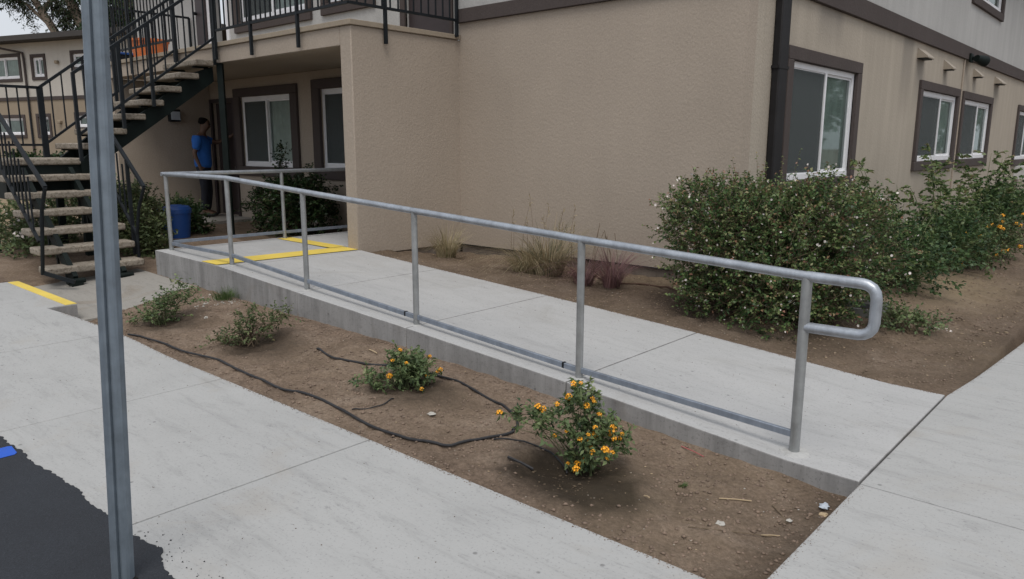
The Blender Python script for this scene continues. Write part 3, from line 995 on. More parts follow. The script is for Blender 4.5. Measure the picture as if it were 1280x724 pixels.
for (a, za), (b, zb) in zip(bars[:-1], bars[1:]):
    MB().bar((a + 0.02, 3.83, za), (b - 0.02, 3.83, zb), 0.026, 0.036).build('lower_bar', 'galv_bar', hr, bevel=0.003)
    t = (b - 0.13 - a) / (b - a)
    if -7 < b < -2 and abs(b + 5.955) > 0.1:
        MB().bar((b - 0.135, 3.83, za + (zb - za) * t), (b - 0.118, 3.83, za + (zb - za) * t), 0.028, 0.038).build('bar_joint', 'dark_paint', hr)
MB().bar((-8.75, 3.86, 0.505), (-8.75, 6.96, 0.49), 0.026, 0.036).build('lower_bar', 'galv_bar', hr, bevel=0.003)

# ------------------------------------------------------------------ sign post in front
pb, pt = Vector((-2.79, 0.925, -0.02)), Vector((-2.757, 1.015, 2.13))
pp = empty('street_post', (-2.79, 0.925, 0.0), 'tall weathered galvanised steel channel post standing in the asphalt edge', 'post')
ax = (pt - pb).normalized()
top_p = pb + ax * 3.0
sn = Vector((0.80, 0.60, 0)).normalized()         # sideways as seen from the camera: right is +
sn = (sn - ax * sn.dot(ax)).normalized()
dn = ax.cross(sn).normalized()                    # away from the camera
if dn.dot(Vector((-0.6, 0.8, 0))) < 0:
    dn = -dn
prof = [(a * 0.76, b * 0.82) for a, b in [(-0.047, 0.035), (-0.050, 0.010), (-0.040, 0.000), (-0.012, -0.008), (-0.004, -0.004), (0.0, 0.010), (0.010, 0.012), (0.016, -0.004), (0.036, 0.004),
        (0.044, 0.014), (0.044, 0.05), (0.040, 0.05), (0.040, 0.018), (0.033, 0.009), (0.020, 0.003), (0.013, 0.018), (-0.004, 0.016),
        (-0.009, 0.001), (-0.013, -0.003), (-0.039, 0.005), (-0.045, 0.012), (-0.043, 0.035)]]
mb = MB()
n_ = len(prof)
rings = []
for k in range(9):
    c = pb.lerp(top_p, k / 8)
    rings += [c + sn * a + dn * b for a, b in prof]
fs = []
for k in range(8):
    for i in range(n_):
        j = (i + 1) % n_
        fs.append((k * n_ + i, k * n_ + j, (k + 1) * n_ + j, (k + 1) * n_ + i))
fs.append(tuple(range(n_)))
fs.append(tuple(8 * n_ + i for i in range(n_))[::-1])
mb.add(rings, fs)
mb.build('channel', 'galv_pole', pp, weld=False)
MB().tube([(-2.79, 0.935, 0.0), (-2.79, 0.935, 0.011)], [0.06, 0.05], 10).build('dark_socket', 'black_hole', pp)


# ------------------------------------------------------------------ wall frames, windows
class Frame:
    """local frame on a wall: a along the wall, b up, c outward"""
    def __init__(s, o, u, n):
        s.o, s.u, s.n = Vector(o), Vector(u).normalized(), Vector(n).normalized()

    def p(s, a, b, c):
        return s.o + s.u * a + Vector((0, 0, 1)) * b + s.n * c

    def box(s, mb, a0, a1, b0, b1, c0, c1, mi=0):
        q = [s.p(a, b, c) for b in (b0, b1) for a, c in ((a0, c0), (a1, c0), (a1, c1), (a0, c1))]
        if s.u.cross(s.n).z < 0:
            q = [q[i] for i in (0, 3, 2, 1, 4, 7, 6, 5)]
        return mb.hexa(q, mi)


def wall(fr, name, mat, parent, a0, a1, b0, b1, holes=(), t=0.2):
    A = sorted({a0, a1} | {h[0] for h in holes} | {h[1] for h in holes})
    B = sorted({b0, b1} | {h[2] for h in holes} | {h[3] for h in holes})
    mb = MB()
    for i in range(len(A) - 1):
        for j in range(len(B) - 1):
            ca, cb = (A[i] + A[i + 1]) / 2, (B[j] + B[j + 1]) / 2
            if any(h[0] < ca < h[1] and h[2] < cb < h[3] for h in holes):
                continue
            fr.box(mb, A[i], A[i + 1], B[j], B[j + 1], -t, 0)
    return mb.build(name, mat, parent)


def window(fr, parent, a0, a1, b0, b1, tw=0.14, sill=0.14, curtain='blind_grey', screen='left', trim='stucco_trim',
           proud=0.045, split=0.5, folds=False, fw=0.05, deep=0.08, head=0.12):
    """sliding window: opening a0..a1 x b0..b1 in a raised stucco surround"""
    f = MB()
    c0, c1 = -deep, -deep + 0.05
    fr.box(f, a0, a1, b0, b0 + fw * 1.15, c0, c1 + 0.006)
    fr.box(f, a0, a1, b1 - fw * 1.1, b1, c0, c1)
    fr.box(f, a0, a0 + fw, b0 + fw * 1.15, b1 - fw * 1.1, c0, c1)
    fr.box(f, a1 - fw, a1, b0 + fw * 1.15, b1 - fw * 1.1, c0, c1)
    w = f.build('window', 'vinyl_white', parent, bevel=0.004)
    am = a0 + (a1 - a0) * split
    s = MB()
    i0, i1 = b0 + fw * 1.15, b1 - fw * 1.1
    k = 0.032
    fr.box(s, am - 0.022, am + 0.022, i0, i1, c0 + 0.004, c1 + 0.012)
    s.build('mullion', 'vinyl_white', w, bevel=0.003)
    for x0, x1, off in ((a0 + fw, am - 0.022, 0.0), (am + 0.022, a1 - fw, -0.012)):
        s = MB()
        fr.box(s, x0, x1, i0, i0 + k, c0 + 0.006 + off, c1 - 0.012 + off)
        fr.box(s, x0, x1, i1 - k * 0.8, i1, c0 + 0.006 + off, c1 - 0.012 + off)
        fr.box(s, x0, x0 + 0.012, i0 + k, i1 - k * 0.8, c0 + 0.006 + off, c1 - 0.012 + off)
        fr.box(s, x1 - 0.012, x1, i0 + k, i1 - k * 0.8, c0 + 0.006 + off, c1 - 0.012 + off)
        s.build('sash', 'vinyl_white', w)
        g = MB()
        q_ = [fr.p(x0, i0 + k, c0 + 0.016), fr.p(x1, i0 + k, c0 + 0.016), fr.p(x1, i1 - k * 0.8, c0 + 0.016), fr.p(x0, i1 - k * 0.8, c0 + 0.016)]
        g.add(q_ if fr.u.cross(Vector((0, 0, 1))).dot(fr.n) > 0 else q_[::-1], [(0, 1, 2, 3)])
        g.build('pane', 'window_glass', w)
    if screen:
        x0, x1 = (a0 + fw, am - 0.022) if screen == 'left' else (am + 0.022, a1 - fw)
        g = MB()
        fr.box(g, x0, x1, i0 + 0.012, i1 - 0.012, c1 - 0.009, c1 - 0.006)
        g.build('insect_screen', 'insect_screen', w)
    # surround
    t = MB()
    fr.box(t, a0 - tw, a1 + tw, b1, b1 + head, -0.02, proud)
    fr.box(t, a0 - tw, a1 + tw, b0 - sill, b0, -0.02, proud + 0.004)
    fr.box(t, a0 - tw, a0, b0, b1, -0.02, proud)
    fr.box(t, a1, a1 + tw, b0, b1, -0.02, proud)
    t.build('surround', trim, w, bevel=0.008)
    # vertical blind or curtain hanging just behind the panes, near-black panel for the unlit room
    c = MB()
    n = 60 if folds else 30
    lo, hi, prev = b0 + 0.02, b1 - 0.01, None
    for i in range(n + 1):
        u = a0 + 0.005 + (a1 - a0 - 0.01) * i / n
        dd = c0 - 0.012 - ((0.055 if folds else 0.012) if i % 2 else 0.0) - random.uniform(0, 0.004)
        cur = (fr.p(u, lo, dd), fr.p(u, hi, dd))
        if prev:
            c.add([prev[0], cur[0], cur[1], prev[1]], [(0, 1, 2, 3)])
        prev = cur
    c.build('vertical_blind', curtain, w, weld=True)
    r = MB()
    fr.box(r, a0 - 0.05, a1 + 0.05, b0 - 0.05, b1 + 0.05, c0 - 0.30, c0 - 0.28)
    r.build('unlit_room_panel', 'interior_dark', w)
    return w


# ------------------------------------------------------------------ apartment building
apt = empty('apartment_building', (-3.33, 7.14, 0.0), 'two storey tan stucco apartment building with dark brown trim beside the ramp', 'building')
# main front wall beside the ramp (faces the walk)
F1 = Frame((-7.29, 7.14, 0), (1, 0, 0), (0, -1, 0))
wall(F1, 'wall', 'stucco_tan', apt, 0.0, 3.96, 0.30, 3.165)
MB().box((-7.289, 7.162, -0.2), (-3.352, 7.30, 0.292)).build('foundation', 'concrete_foundation', apt)
wall(F1, 'upper_wall', 'stucco_white', apt, 0.0, 3.96, 3.335, 5.75)
mb = MB(); F1.box(mb, -0.012, 4.02, 3.166, 3.334, -0.05, 0.05); mb.build('trim_band', 'stucco_trim', apt, bevel=0.006)
mb = MB(); F1.box(mb, 0.0, 3.97, 0.288, 0.300, -0.1, 0.006); mb.build('weep_screed', 'dark_paint', apt)
# long side wall (runs away to the right)
F2 = Frame((-3.33, 7.34, 0), (0, 1, 0), (1, 0, 0))
O2 = 7.34
win2 = [(8.23, 10.33, 1.235, 2.525), (13.50, 15.93, 1.37, 2.50), (16.48, 19.02, 1.37, 2.49), (22.60, 24.9, 1.28, 2.48)]
wall(F2, 'wall', 'stucco_tan_stained', apt, -0.0, 24, 0.30, 3.185, [(a - O2, b - O2, c, d) for a, b, c, d in win2])
MB().box((-3.50, 7.302, 0.295), (-3.331, 7.339, 3.16)).build('wall_corner', 'stucco_tan', apt)
MB().box((-3.50, 7.302, -0.9), (-3.352, 31.3, 0.292)).build('foundation', 'concrete_foundation', apt)
up2 = [(16.45, 19.05, 4.32, 5.3), (22.45, 24.9, 4.22, 5.3)]
wall(F2, 'upper_wall', 'stucco_white', apt, -0.0, 24, 3.42, 5.75, [(a - O2, b - O2, c, d) for a, b, c, d in up2])
mb = MB(); F2.box(mb, -0.14, 24, 3.186, 3.419, -0.05, 0.05); mb.build('trim_band', 'stucco_trim', apt, bevel=0.006)
mb = MB(); F2.box(mb, -0.14, 24, 0.288, 0.300, -0.1, 0.006); mb.build('weep_screed', 'dark_paint', apt)
w = window(F2, apt, *[v - O2 for v in win2[0][:2]], *win2[0][2:], tw=0.15, sill=0.14, head=0.14, curtain='curtain_reflect_green', folds=True, fw=0.06, split=0.52, deep=0.06)
w['label'] = 'large sliding window nearest the corner, vertical blinds showing'
for k in (1, 2, 3):
    window(F2, apt, *[v - O2 for v in win2[k][:2]], *win2[k][2:], tw=0.14, sill=0.15, head=0.14, curtain='curtain_reflect_green', fw=0.07, split=0.55, deep=0.06)
for k in (0, 1):
    window(F2, apt, *[v - O2 for v in up2[k][:2]], *up2[k][2:], tw=0.15, sill=0.14, fw=0.07, deep=0.06)
# downspout by the big window
mb = MB(); F2.box(mb, 7.74 - O2, 7.965 - O2, 0.1, 3.19, 0.0, 0.085); F2.box(mb, 7.74 - O2, 7.965 - O2, 3.19, 5.7, 0.045, 0.13)
ds = mb.build('downspout', 'downspout_paint', apt, bevel=0.015)
for z in (1.0, 2.4, 4.2):
    mb = MB(); F2.box(mb, 7.725 - O2, 7.98 - O2, z, z + 0.03, 0.0, 0.135 if z > 3.2 else 0.09)
    mb.build('strap', 'downspout_paint', ds)
# hooded vents and a small floodlight under the band
for y, wd, z, h in ((13.30, 0.42, 2.95, 0.15), (14.9, 0.26, 2.90, 0.16), (17.25, 0.30, 2.93, 0.16), (19.5, 0.55, 2.93, 0.15)):
    a0, a1 = y - wd / 2 - O2, y + wd / 2 - O2
    q = [F2.p(a0, z, 0), F2.p(a1, z, 0), F2.p(a1, z, 0.15), F2.p(a0, z, 0.15), F2.p(a0, z + h, 0), F2.p(a1, z + h, 0), F2.p(a1, z + 0.02, 0.15), F2.p(a0, z + 0.02, 0.15)]
    vt = MB().hexa(q).build('wall_vent', 'vent_metal', apt, weld=True)
    mb = MB(); F2.box(mb, a0 + 0.02, a1 - 0.02, z - 0.012, z - 0.001, 0, 0.12); mb.build('vent_opening', 'dark_paint', vt)  # dark slab stands in for the shade under the hood
fl = MB(); F2.box(fl, 16.35 - O2, 16.55 - O2, 3.14, 3.30, 0.051, 0.09)
flo = fl.build('floodlight', 'green_steel', apt, bevel=0.01)
MB().tube([F2.p(16.45 - O2, 3.22, 0.09), F2.p(16.52 - O2, 3.20, 0.17)], 0.03, 8).build('bracket', 'green_steel', flo)
MB().tube([F2.p(16.42 - O2, 3.21, 0.16), F2.p(16.68 - O2, 3.17, 0.25)], [0.06, 0.10], 12).build('lamp_head', 'green_steel', flo, smooth=True)
MB().tube([F2.p(16.681 - O2, 3.1698, 0.2504), F2.p(16.70 - O2, 3.166, 0.257)], 0.085, 12).build('lens', 'lamp_glass', flo)
# grime streaks below the vents and beside the windows (stains in the plaster)
m_ = M['stucco_tan_stained']; n, l = m_.node_tree.nodes, m_.node_tree.links
p = n['Principled BSDF']; src = p.inputs['Base Color'].links[0].from_socket
tc = n.new('ShaderNodeTexCoord'); sp = n.new('ShaderNodeSeparateXYZ'); l.new(tc.outputs['Object'], sp.inputs[0])
tot = None
for yc, hw, top, bot in ((13.28, 0.24, 2.95, 2.1), (14.9, 0.12, 2.9, 2.55), (17.25, 0.12, 2.93, 2.6), (19.5, 0.24, 2.93, 2.0), (9.35, 0.42, 3.2, 2.70), (16.35, 0.14, 3.15, 2.4), (12.6, 0.3, 3.2, 2.0)):
    a_ = n.new('ShaderNodeMath'); a_.operation = 'SUBTRACT'; l.new(sp.outputs['Y'], a_.inputs[0]); a_.inputs[1].default_value = yc - 7.14
    b_ = n.new('ShaderNodeMath'); b_.operation = 'ABSOLUTE'; l.new(a_.outputs[0], b_.inputs[0])
    c_ = n.new('ShaderNodeMapRange'); c_.inputs[1].default_value = hw * 0.7; c_.inputs[2].default_value = hw * 1.15; c_.inputs[3].default_value = 1; c_.inputs[4].default_value = 0
    l.new(b_.outputs[0], c_.inputs[0])
    d_ = n.new('ShaderNodeMapRange'); d_.inputs[1].default_value = bot; d_.inputs[2].default_value = top; l.new(sp.outputs['Z'], d_.inputs[0])
    d_.inputs[4].default_value = 1.0
    e_ = n.new('ShaderNodeMath'); e_.operation = 'LESS_THAN'; l.new(sp.outputs['Z'], e_.inputs[0]); e_.inputs[1].default_value = top
    f_ = n.new('ShaderNodeMath'); f_.operation = 'MULTIPLY'; l.new(c_.outputs[0], f_.inputs[0]); l.new(d_.outputs[0], f_.inputs[1])
    h_ = n.new('ShaderNodeMath'); h_.operation = 'MULTIPLY'; l.new(f_.outputs[0], h_.inputs[0]); l.new(e_.outputs[0], h_.inputs[1])
    if tot is None:
        tot = h_.outputs[0]
    else:
        k_ = n.new('ShaderNodeMath'); k_.operation = 'MAXIMUM'; l.new(tot, k_.inputs[0]); l.new(h_.outputs[0], k_.inputs[1]); tot = k_.outputs[0]
sc_ = n.new('ShaderNodeMath'); sc_.operation = 'MULTIPLY'; l.new(tot, sc_.inputs[0]); sc_.inputs[1].default_value = 0.55
l.new(mix(n, l, sc_.outputs[0], src, (0.17, 0.155, 0.14)), p.inputs['Base Color'])
# conduit between the paired windows
MB().tube([F2.p(16.22 - O2, 0.3, 0.012), F2.p(16.22 - O2, 3.18, 0.012)], 0.02, 8).build('conduit', 'stucco_tan', apt)

# wing wall, balcony, recessed entry
wg = MB(); wg.box((-7.50, 5.42, 0.305), (-7.29, 7.16, 2.961)); wg.build('wing_wall', 'stucco_tan', apt, bevel=0.012)
MB().box((-7.485, 5.44, -0.2), (-7.312, 7.138, 0.304)).build('foundation', 'concrete_foundation', apt)
MB().box((-14.75, 5.42, 2.75), (-7.501, 5.62, 2.961)).build('balcony_beam', 'stucco_tan', apt, bevel=0.008)
MB().box((-14.75, 5.60, 2.795), (-7.49, 7.25, 2.958)).build('balcony_soffit', 'stucco_tan', apt)
MB().prism([(-14.78, 5.388), (-7.262, 5.388), (-7.262, 7.09), (-7.262, 7.138), (-7.45, 7.138), (-7.45, 7.198), (-14.78, 7.198)], 2.962, 3.022).build('balcony_floor', 'stucco_coping', apt, bevel=0.006)
F3 = Frame((-14.4, 7.2, 0), (1, 0, 0), (0, -1, 0))
X3 = -14.4
wA, wB = (-13.05, -11.38, 1.235, 2.47), (-10.54, -8.88, 1.24, 2.50)
dh = (-14.12, -13.34, 0.30, 2.40)
wall(F3, 'entry_wall', 'stucco_tan', apt, 0, 6.9, -0.1, 2.79, [(a - X3, b - X3, c, d) for a, b, c, d in (wA, wB, dh)])
for q in (wA, wB):
    window(F3, apt, q[0] - X3, q[1] - X3, q[2], q[3], tw=0.20, sill=0.17, head=0.15, fw=0.07, curtain='blind_grey', screen='left')
dr = MB(); F3.box(dr, dh[0] - X3, dh[1] - X3, 0.30, 2.40, -0.12, -0.07)
dro = dr.build('door', 'door_brown', apt, bevel=0.005)
dro['label'] = 'dark brown ground floor door in the recessed entry'
mb = MB(); F3.box(mb, dh[0] - X3 - 0.07, dh[0] - X3, 0.295, 2.47, -0.02, 0.03); F3.box(mb, dh[1] - X3, dh[1] - X3 + 0.07, 0.25, 2.47, -0.02, 0.03)
F3.box(mb, dh[0] - X3, dh[1] - X3, 2.401, 2.47, -0.02, 0.03); mb.build('door_frame', 'door_brown', dro)
MB().tube([F3.p(0.98, 1.2, -0.07), F3.p(0.98, 1.2, -0.02)], [0.015, 0.03], 10).build('door_knob', 'galv_post', dro)
for z0_, z1_ in ((0.45, 1.1), (1.35, 2.2)):
    mb = MB(); F3.box(mb, dh[0] - X3 + 0.12, dh[1] - X3 - 0.12, z0_, z1_, -0.072, -0.064)
    mb.build('door_panel', 'door_brown', dro, bevel=0.004)
MB().box((-14.42, 5.43, -0.1), (-14.2, 7.199, 2.749)).build('side_wall', 'stucco_tan', apt, bevel=0.01)
lp = MB().box((-14.199, 6.36, 2.04), (-14.09, 6.56, 2.26)).build('wall_lamp', 'dark_paint', apt, bevel=0.01)
MB().box((-14.089, 6.38, 2.07), (-14.07, 6.54, 2.22)).build('diffuser', 'lamp_glass', lp)
MB().tube([(-10.40, 5.46, 0.0), (-10.40, 5.46, 2.749)], 0.055, 4).build('post', 'green_steel', apt)
MB().box((-14.19, 6.15, -0.1), (-12.75, 7.199, 0.29)).build('doorstep', 'concrete_old', apt, bevel=0.01)

# upper storey behind the balcony
F4 = Frame((-17.2, 7.2, 0), (1, 0, 0), (0, -1, 0))
X4 = -17.2
u1, u2 = (-12.88, -10.80, 3.74, 4.95), (-10.22, -9.2, 3.76, 4.95)
od, ud = (-13.93, -13.34, 3.023, 5.1), (-8.40, -7.50, 3.023, 5.15)
wall(F4, 'upper_wall', 'stucco_white', apt, 0, 9.909, 3.023, 5.75, [(a - X4, b - X4, c, d) for a, b, c, d in (u1, u2, od, ud)])
MB().box((-17.2, 7.201, -0.2), (-14.43, 7.4, 3.0)).build('wall', 'stucco_tan', apt)
for q in (u1, u2):
    window(F4, apt, q[0] - X4, q[1] - X4, q[2], q[3], tw=0.15, sill=0.17, head=0.14, fw=0.07)
mb = MB(); F4.box(mb, ud[0] - X4, ud[1] - X4, 3.03, 5.15, -0.10, -0.05)
d2 = mb.build('door', 'door_brown', apt, bevel=0.005); d2['label'] = 'closed brown upper door at the right end of the balcony'
mb = MB(); F4.box(mb, ud[0] - X4 - 0.10, ud[0] - X4, 3.03, 5.25, -0.02, 0.03); F4.box(mb, ud[1] - X4, ud[1] - X4 + 0.05, 3.03, 5.25, -0.02, 0.03); mb.build('door_frame', 'stucco_trim', d2)
mb = MB(); F4.box(mb, od[0] - X4 - 0.02, od[1] - X4 + 0.02, 3.0, 5.1, -1.2, -1.15); mb.build('unlit_room_panel', 'interior_dark', apt)  # near-black panel stands in for the unlit room past the open door
q = [F4.p(od[0] - X4 - 0.10, 3.04, 0.075), F4.p(od[0] - X4 - 0.42, 3.04, 0.085), F4.p(od[0] - X4 - 0.42, 3.04, 0.04), F4.p(od[0] - X4 - 0.10, 3.04, 0.035)]
q += [v + Vector((0, 0, 2.0)) for v in q]
d3 = MB().hexa(q).build('door', 'door_brown', apt, weld=True); d3['label'] = 'brown upper door standing open on the balcony'
MB().tube([q[1] + Vector((0.05, -0.01, 1.0)), q[1] + Vector((0.06, -0.07, 1.0))], 0.03, 8).build('door_knob', 'dark_paint', d3)
mb = MB(); F4.box(mb, od[1] - X4, od[1] - X4 + 0.09, 3.03, 5.1, 0.001, 0.03); F4.box(mb, od[0] - X4 - 0.09, od[0] - X4, 3.03, 5.1, 0.001, 0.03); mb.build('door_frame', 'vinyl_white', d3)
for k in range(2):
    mb = MB()
    F4.box(mb, od[0] - X4 + 0.16 + 0.2 * k, od[0] - X4 + 0.19 + 0.2 * k, 3.6, 4.3, -0.3, -0.28)
    mb.build('blind_slat', 'vinyl_white', apt)
# roof
MB().box((-17.7, 6.5, 5.751), (-7.0, 7.0, 5.93)).build('roof', 'roof_dark', apt)
MB().box((-17.7, 7.001, 5.751), (-7.0, 16, 5.93)).build('roof', 'roof_dark', apt)
MB().box((-6.999, 6.55, 5.751), (-2.75, 31.6, 5.93)).build('roof', 'roof_dark', apt)

# air conditioner below the fourth window, white capped meter box by the corner window
def small_box(name, y0, y1, z0, z1, d, label, cat):
    e = empty(name, (-3.33, (y0 + y1) / 2, z0), label, cat)
    mb = MB(); F2.box(mb, y0 - O2, y1 - O2, z0, z1, 0.001, d); mb.build('casing', 'ac_white', e, bevel=0.01)
    mb = MB()
    n = max(4, int((z1 - z0 - 0.08) / 0.035))
    for k in range(n):
        zz = z0 + 0.04 + k * (z1 - z0 - 0.08) / n
        F2.box(mb, y0 + 0.05 - O2, y1 - 0.05 - O2, zz, zz + 0.014, d + 0.0005, d + 0.012)
    mb.build('grille', 'valve_box_grey', e)
    return e


small_box('air_conditioner', 23.0, 23.8, 0.78, 1.12, 0.30, 'white window air conditioner jutting out under the farthest side wall window', 'air conditioner')
hb = empty('meter_box', (-3.33, 10.9, 0.6), 'small brown wall box with a white lid below the large corner window', 'box')
mb = MB(); F2.box(mb, 10.62 - O2, 11.05 - O2, 0.55, 0.90, 0.0, 0.16); mb.build('casing', 'stucco_trim', hb, bevel=0.006)
mb = MB(); F2.box(mb, 10.4 - O2, 11.15 - O2, 0.901, 0.95, 0.0, 0.24); mb.build('lid', 'ac_white', hb, bevel=0.006)

# ------------------------------------------------------------------ railings of the balcony
def balusters(mb, p0, p1, q0, q1, step, r=0.008):
    """bars between bottom line p0-p1 and top line q0-q1"""
    p0, p1, q0, q1 = map(Vector, (p0, p1, q0, q1))
    n = max(1, int((p1 - p0).length / step))
    out = []
    for k in range(1, n):
        t = k / n
        out.append((p0.lerp(p1, t), q0.lerp(q1, t)))
    return out


def rail_run(parent, p0, p1, h, step=0.115, posts=(), drop=0.42, bw=0.014, rails=0.03, mat='dark_paint'):
    p0, p1 = Vector(p0), Vector(p1)
    up = Vector((0, 0, h))
    MB().bar(p0, p1, rails, rails).build('bottom_rail', mat, parent)
    MB().bar(p0 + up, p1 + up, rails * 1.2, rails * 1.2).build('top_rail', mat, parent)
    for a, b in balusters(None, p0, p1, p0 + up, p1 + up, step):
        MB().bar(a + Vector((0, 0, 0.012)), b, bw, bw).build('baluster', mat, parent)
    for t, dz in posts:
        c = p0.lerp(p1, t)
        MB().bar(c - Vector((0, 0, dz)), c + up, 0.036, 0.036).build('post', mat, parent)


br = empty('balcony_railing', (-7.25, 5.365, 3.02), 'black metal railing round the corner of the balcony above the entry', 'railing')
rail_run(br, (-10.36, 5.365, 3.17), (-7.24, 5.365, 3.19), 0.92, posts=((0.0, 0.45), (0.322, 0.40), (0.672, 0.40)), bw=0.016)
rail_run(br, (-7.24, 5.365, 3.19), (-7.24, 7.05, 3.19), 0.92, posts=((0.31, 0.40), (1.0, 0.2)), bw=0.016)
br2 = empty('balcony_railing', (-14.70, 5.365, 3.02), 'black metal railing at the far left end of the balcony behind the stairs', 'railing')
rail_run(br2, (-14.70, 5.365, 3.16), (-11.56, 5.365, 3.16), 0.92, posts=((0.0, 0.4), (0.5, 0.4), (1.0, 0.4)), bw=0.016)
rail_run(br2, (-14.70, 5.40, 3.16), (-14.70, 7.15, 3.16), 0.85, posts=((1.0, 0.0),), bw=0.016)

# orange tub and grey cooler up on the balcony
ot = empty('orange_tub', (-13.75, 5.95, 3.022), 'faded orange plastic tub standing on the balcony behind the stair railings', 'tub')
MB().tube([(-13.75, 5.95, 3.024), (-13.75, 5.95, 3.36)], [0.25, 0.31], 14).build('tub_body', 'orange_plastic', ot, smooth=True)
MB().tube([(-13.75, 5.95, 3.36), (-13.75, 5.95, 3.40)], [0.33, 0.33], 14).build('rim', 'orange_plastic', ot, smooth=True)
cl = empty('cooler', (-14.45, 5.6, 3.022), 'small dark grey box on the balcony left of the orange tub', 'box')
MB().box((-14.66, 5.62, 3.024), (-14.46, 6.0, 3.20)).build('box_body', 'dark_paint', cl, bevel=0.02)
MB().box((-14.67, 5.61, 3.201), (-14.45, 6.01, 3.24)).build('lid', 'blue_plastic', cl, bevel=0.01)

# ------------------------------------------------------------------ staircase
stc = empty('outdoor_staircase', (-9.1, 3.15, 0.1), 'outdoor stairs with pebbled concrete treads and black steel rails climbing to the balcony', 'staircase')


def tread(x0, x1, y0, y1, z):
    t = 0.078
    return MB().box((x0, y0, z - t), (x1, y1, z)).build('tread', 'tread_aggregate', stc, bevel=0.018, seg=3)


for i in range(6):
    xf = -9.13 - 0.232 * i
    z = 0.29 + 0.194 * i
    tread(xf - 0.30, xf, 2.64, 3.68, z)
    for y in (2.90, 3.42):
        mb = MB()
        mb.box((xf - 0.26, y - 0.03, z - 0.10), (xf - 0.05, y + 0.03, z - 0.0785))
        mb.bar((xf - 0.24, y, z - 0.09), (xf - 0.24, y, z - 0.22), 0.04, 0.02)
        mb.build('bracket', 'green_steel', stc)
for y in (2.90, 3.42):
    MB().bar((-9.12, y, 0.13), (-10.52, y, 1.29), 0.05, 0.14).build('stringer', 'green_steel', stc)
    MB().box((-9.22, y - 0.06, 0.06), (-9.04, y + 0.06, 0.115)).build('foot_plate', 'green_steel', stc)
    MB().tube([(-9.08, y - 0.09, 0.13), (-9.08, y + 0.09, 0.13)], 0.03, 10).build('anchor', 'green_steel', stc)
# mid landing
MB().box((-11.62, 2.70, 1.372), (-10.49, 3.70, 1.45)).build('landing', 'tread_aggregate', stc, bevel=0.02, seg=3)
MB().box((-11.60, 2.72, 0.97), (-10.53, 2.77, 1.371)).build('landing_beam', 'green_steel', stc)
MB().box((-11.60, 3.60, 0.97), (-10.53, 3.65, 1.371)).build('landing_beam', 'green_steel', stc)
MB().box((-10.58, 2.771, 0.97), (-10.53, 3.599, 1.371)).build('landing_beam', 'green_steel', stc)
MB().box((-11.60, 2.771, 0.97), (-11.55, 3.599, 1.371)).build('landing_beam', 'green_steel', stc)
for x, y in ((-11.5, 2.78), (-11.5, 3.58), (-10.6, 3.58)):
    MB().box((x - 0.04, y - 0.04, 0.0), (x + 0.04, y + 0.04, 0.969)).build('landing_post', 'green_steel', stc)
# upper flight, rising towards the building
for k in range(1, 8):
    z = 1.45 + 0.19 * k
    y = 3.82 + 0.256 * (k - 2)
    tread(-11.42, -10.37, y, y + 0.29, z)
    for x in (-11.28, -10.56):
        mb = MB()
        mb.box((x - 0.03, y + 0.04, z - 0.10), (x + 0.03, y + 0.25, z - 0.0785))
        mb.bar((x, y + 0.22, z - 0.09), (x, y + 0.22, z - 0.22), 0.03, 0.03)
        mb.build('bracket', 'green_steel', stc)
for x in (-10.50, -11.34):
    mb = MB()
    q = [(3.55, 1.22), (3.55, 1.42), (5.10, 2.60), (5.385, 2.70), (5.385, 2.50)]
    v0 = [(x - 0.035, a, b) for a, b in q]; v1 = [(x + 0.035, a, b) for a, b in q]
    n5 = 5
    mb.add(v0 + v1, [tuple(range(5)), tuple(range(9, 4, -1))] + [(i, (i + 1) % 5, 5 + (i + 1) % 5, 5 + i) for i in range(5)])
    mb.build('stringer', 'green_steel', stc, weld=True)


def sloped(parent, p0, p1, q0, q1, n, bw=0.016, top=0.036, bot=0.03):
    MB().bar(p0, p1, bot, bot).build('bottom_rail', 'dark_paint', parent)
    MB().bar(q0, q1, top, top).build('top_rail', 'dark_paint', parent)
    for k in range(1, n):
        t = k / n
        a, b = Vector(p0).lerp(Vector(p1), t), Vector(q0).lerp(Vector(q1), t)
        m_ = Vector((a.x, a.y, b.z))
        MB().bar(a, m_, bw, bw).build('baluster', 'dark_paint', parent)


xN, xF = -10.30, -11.50
sloped(stc, (xN, 3.50, 1.74), (xN, 5.36, 3.085), (xN, 3.50, 2.475), (xN, 5.36, 3.83), 13)
sloped(stc, (xF, 3.47, 1.615), (xF, 5.36, 3.02), (xF, 3.47, 2.355), (xF, 5.36, 3.76), 13)
for x, dz in ((xN, 0.02), (xF, 0.0)):
    for y in (3.50, 4.05, 4.45, 5.36):
        zb = 1.615 + (y - 3.47) * 0.735 - 0.22
        zt = (2.475 if x == xN else 2.355) + (y - 3.50) * 0.728
        MB().bar((x, y, zb), (x, y, zt + 0.01), 0.038, 0.038).build('newel_post', 'dark_paint', stc)
# landing railing
sloped(stc, (xF, 2.74, 1.615), (xF, 3.46, 1.615), (xF, 2.74, 2.36), (xF, 3.46, 2.36), 6)
MB().bar((xF, 3.465, 1.25), (xF, 3.465, 2.37), 0.036, 0.036).build('newel_post', 'dark_paint', stc)
MB().bar((xF, 2.73, 1.25), (xF, 2.73, 2.37), 0.036, 0.036).build('newel_post', 'dark_paint', stc)
sloped(stc, (xF, 2.72, 1.615), (-10.48, 2.66, 1.615), (xF, 2.72, 2.36), (-10.48, 2.60, 2.26), 9)
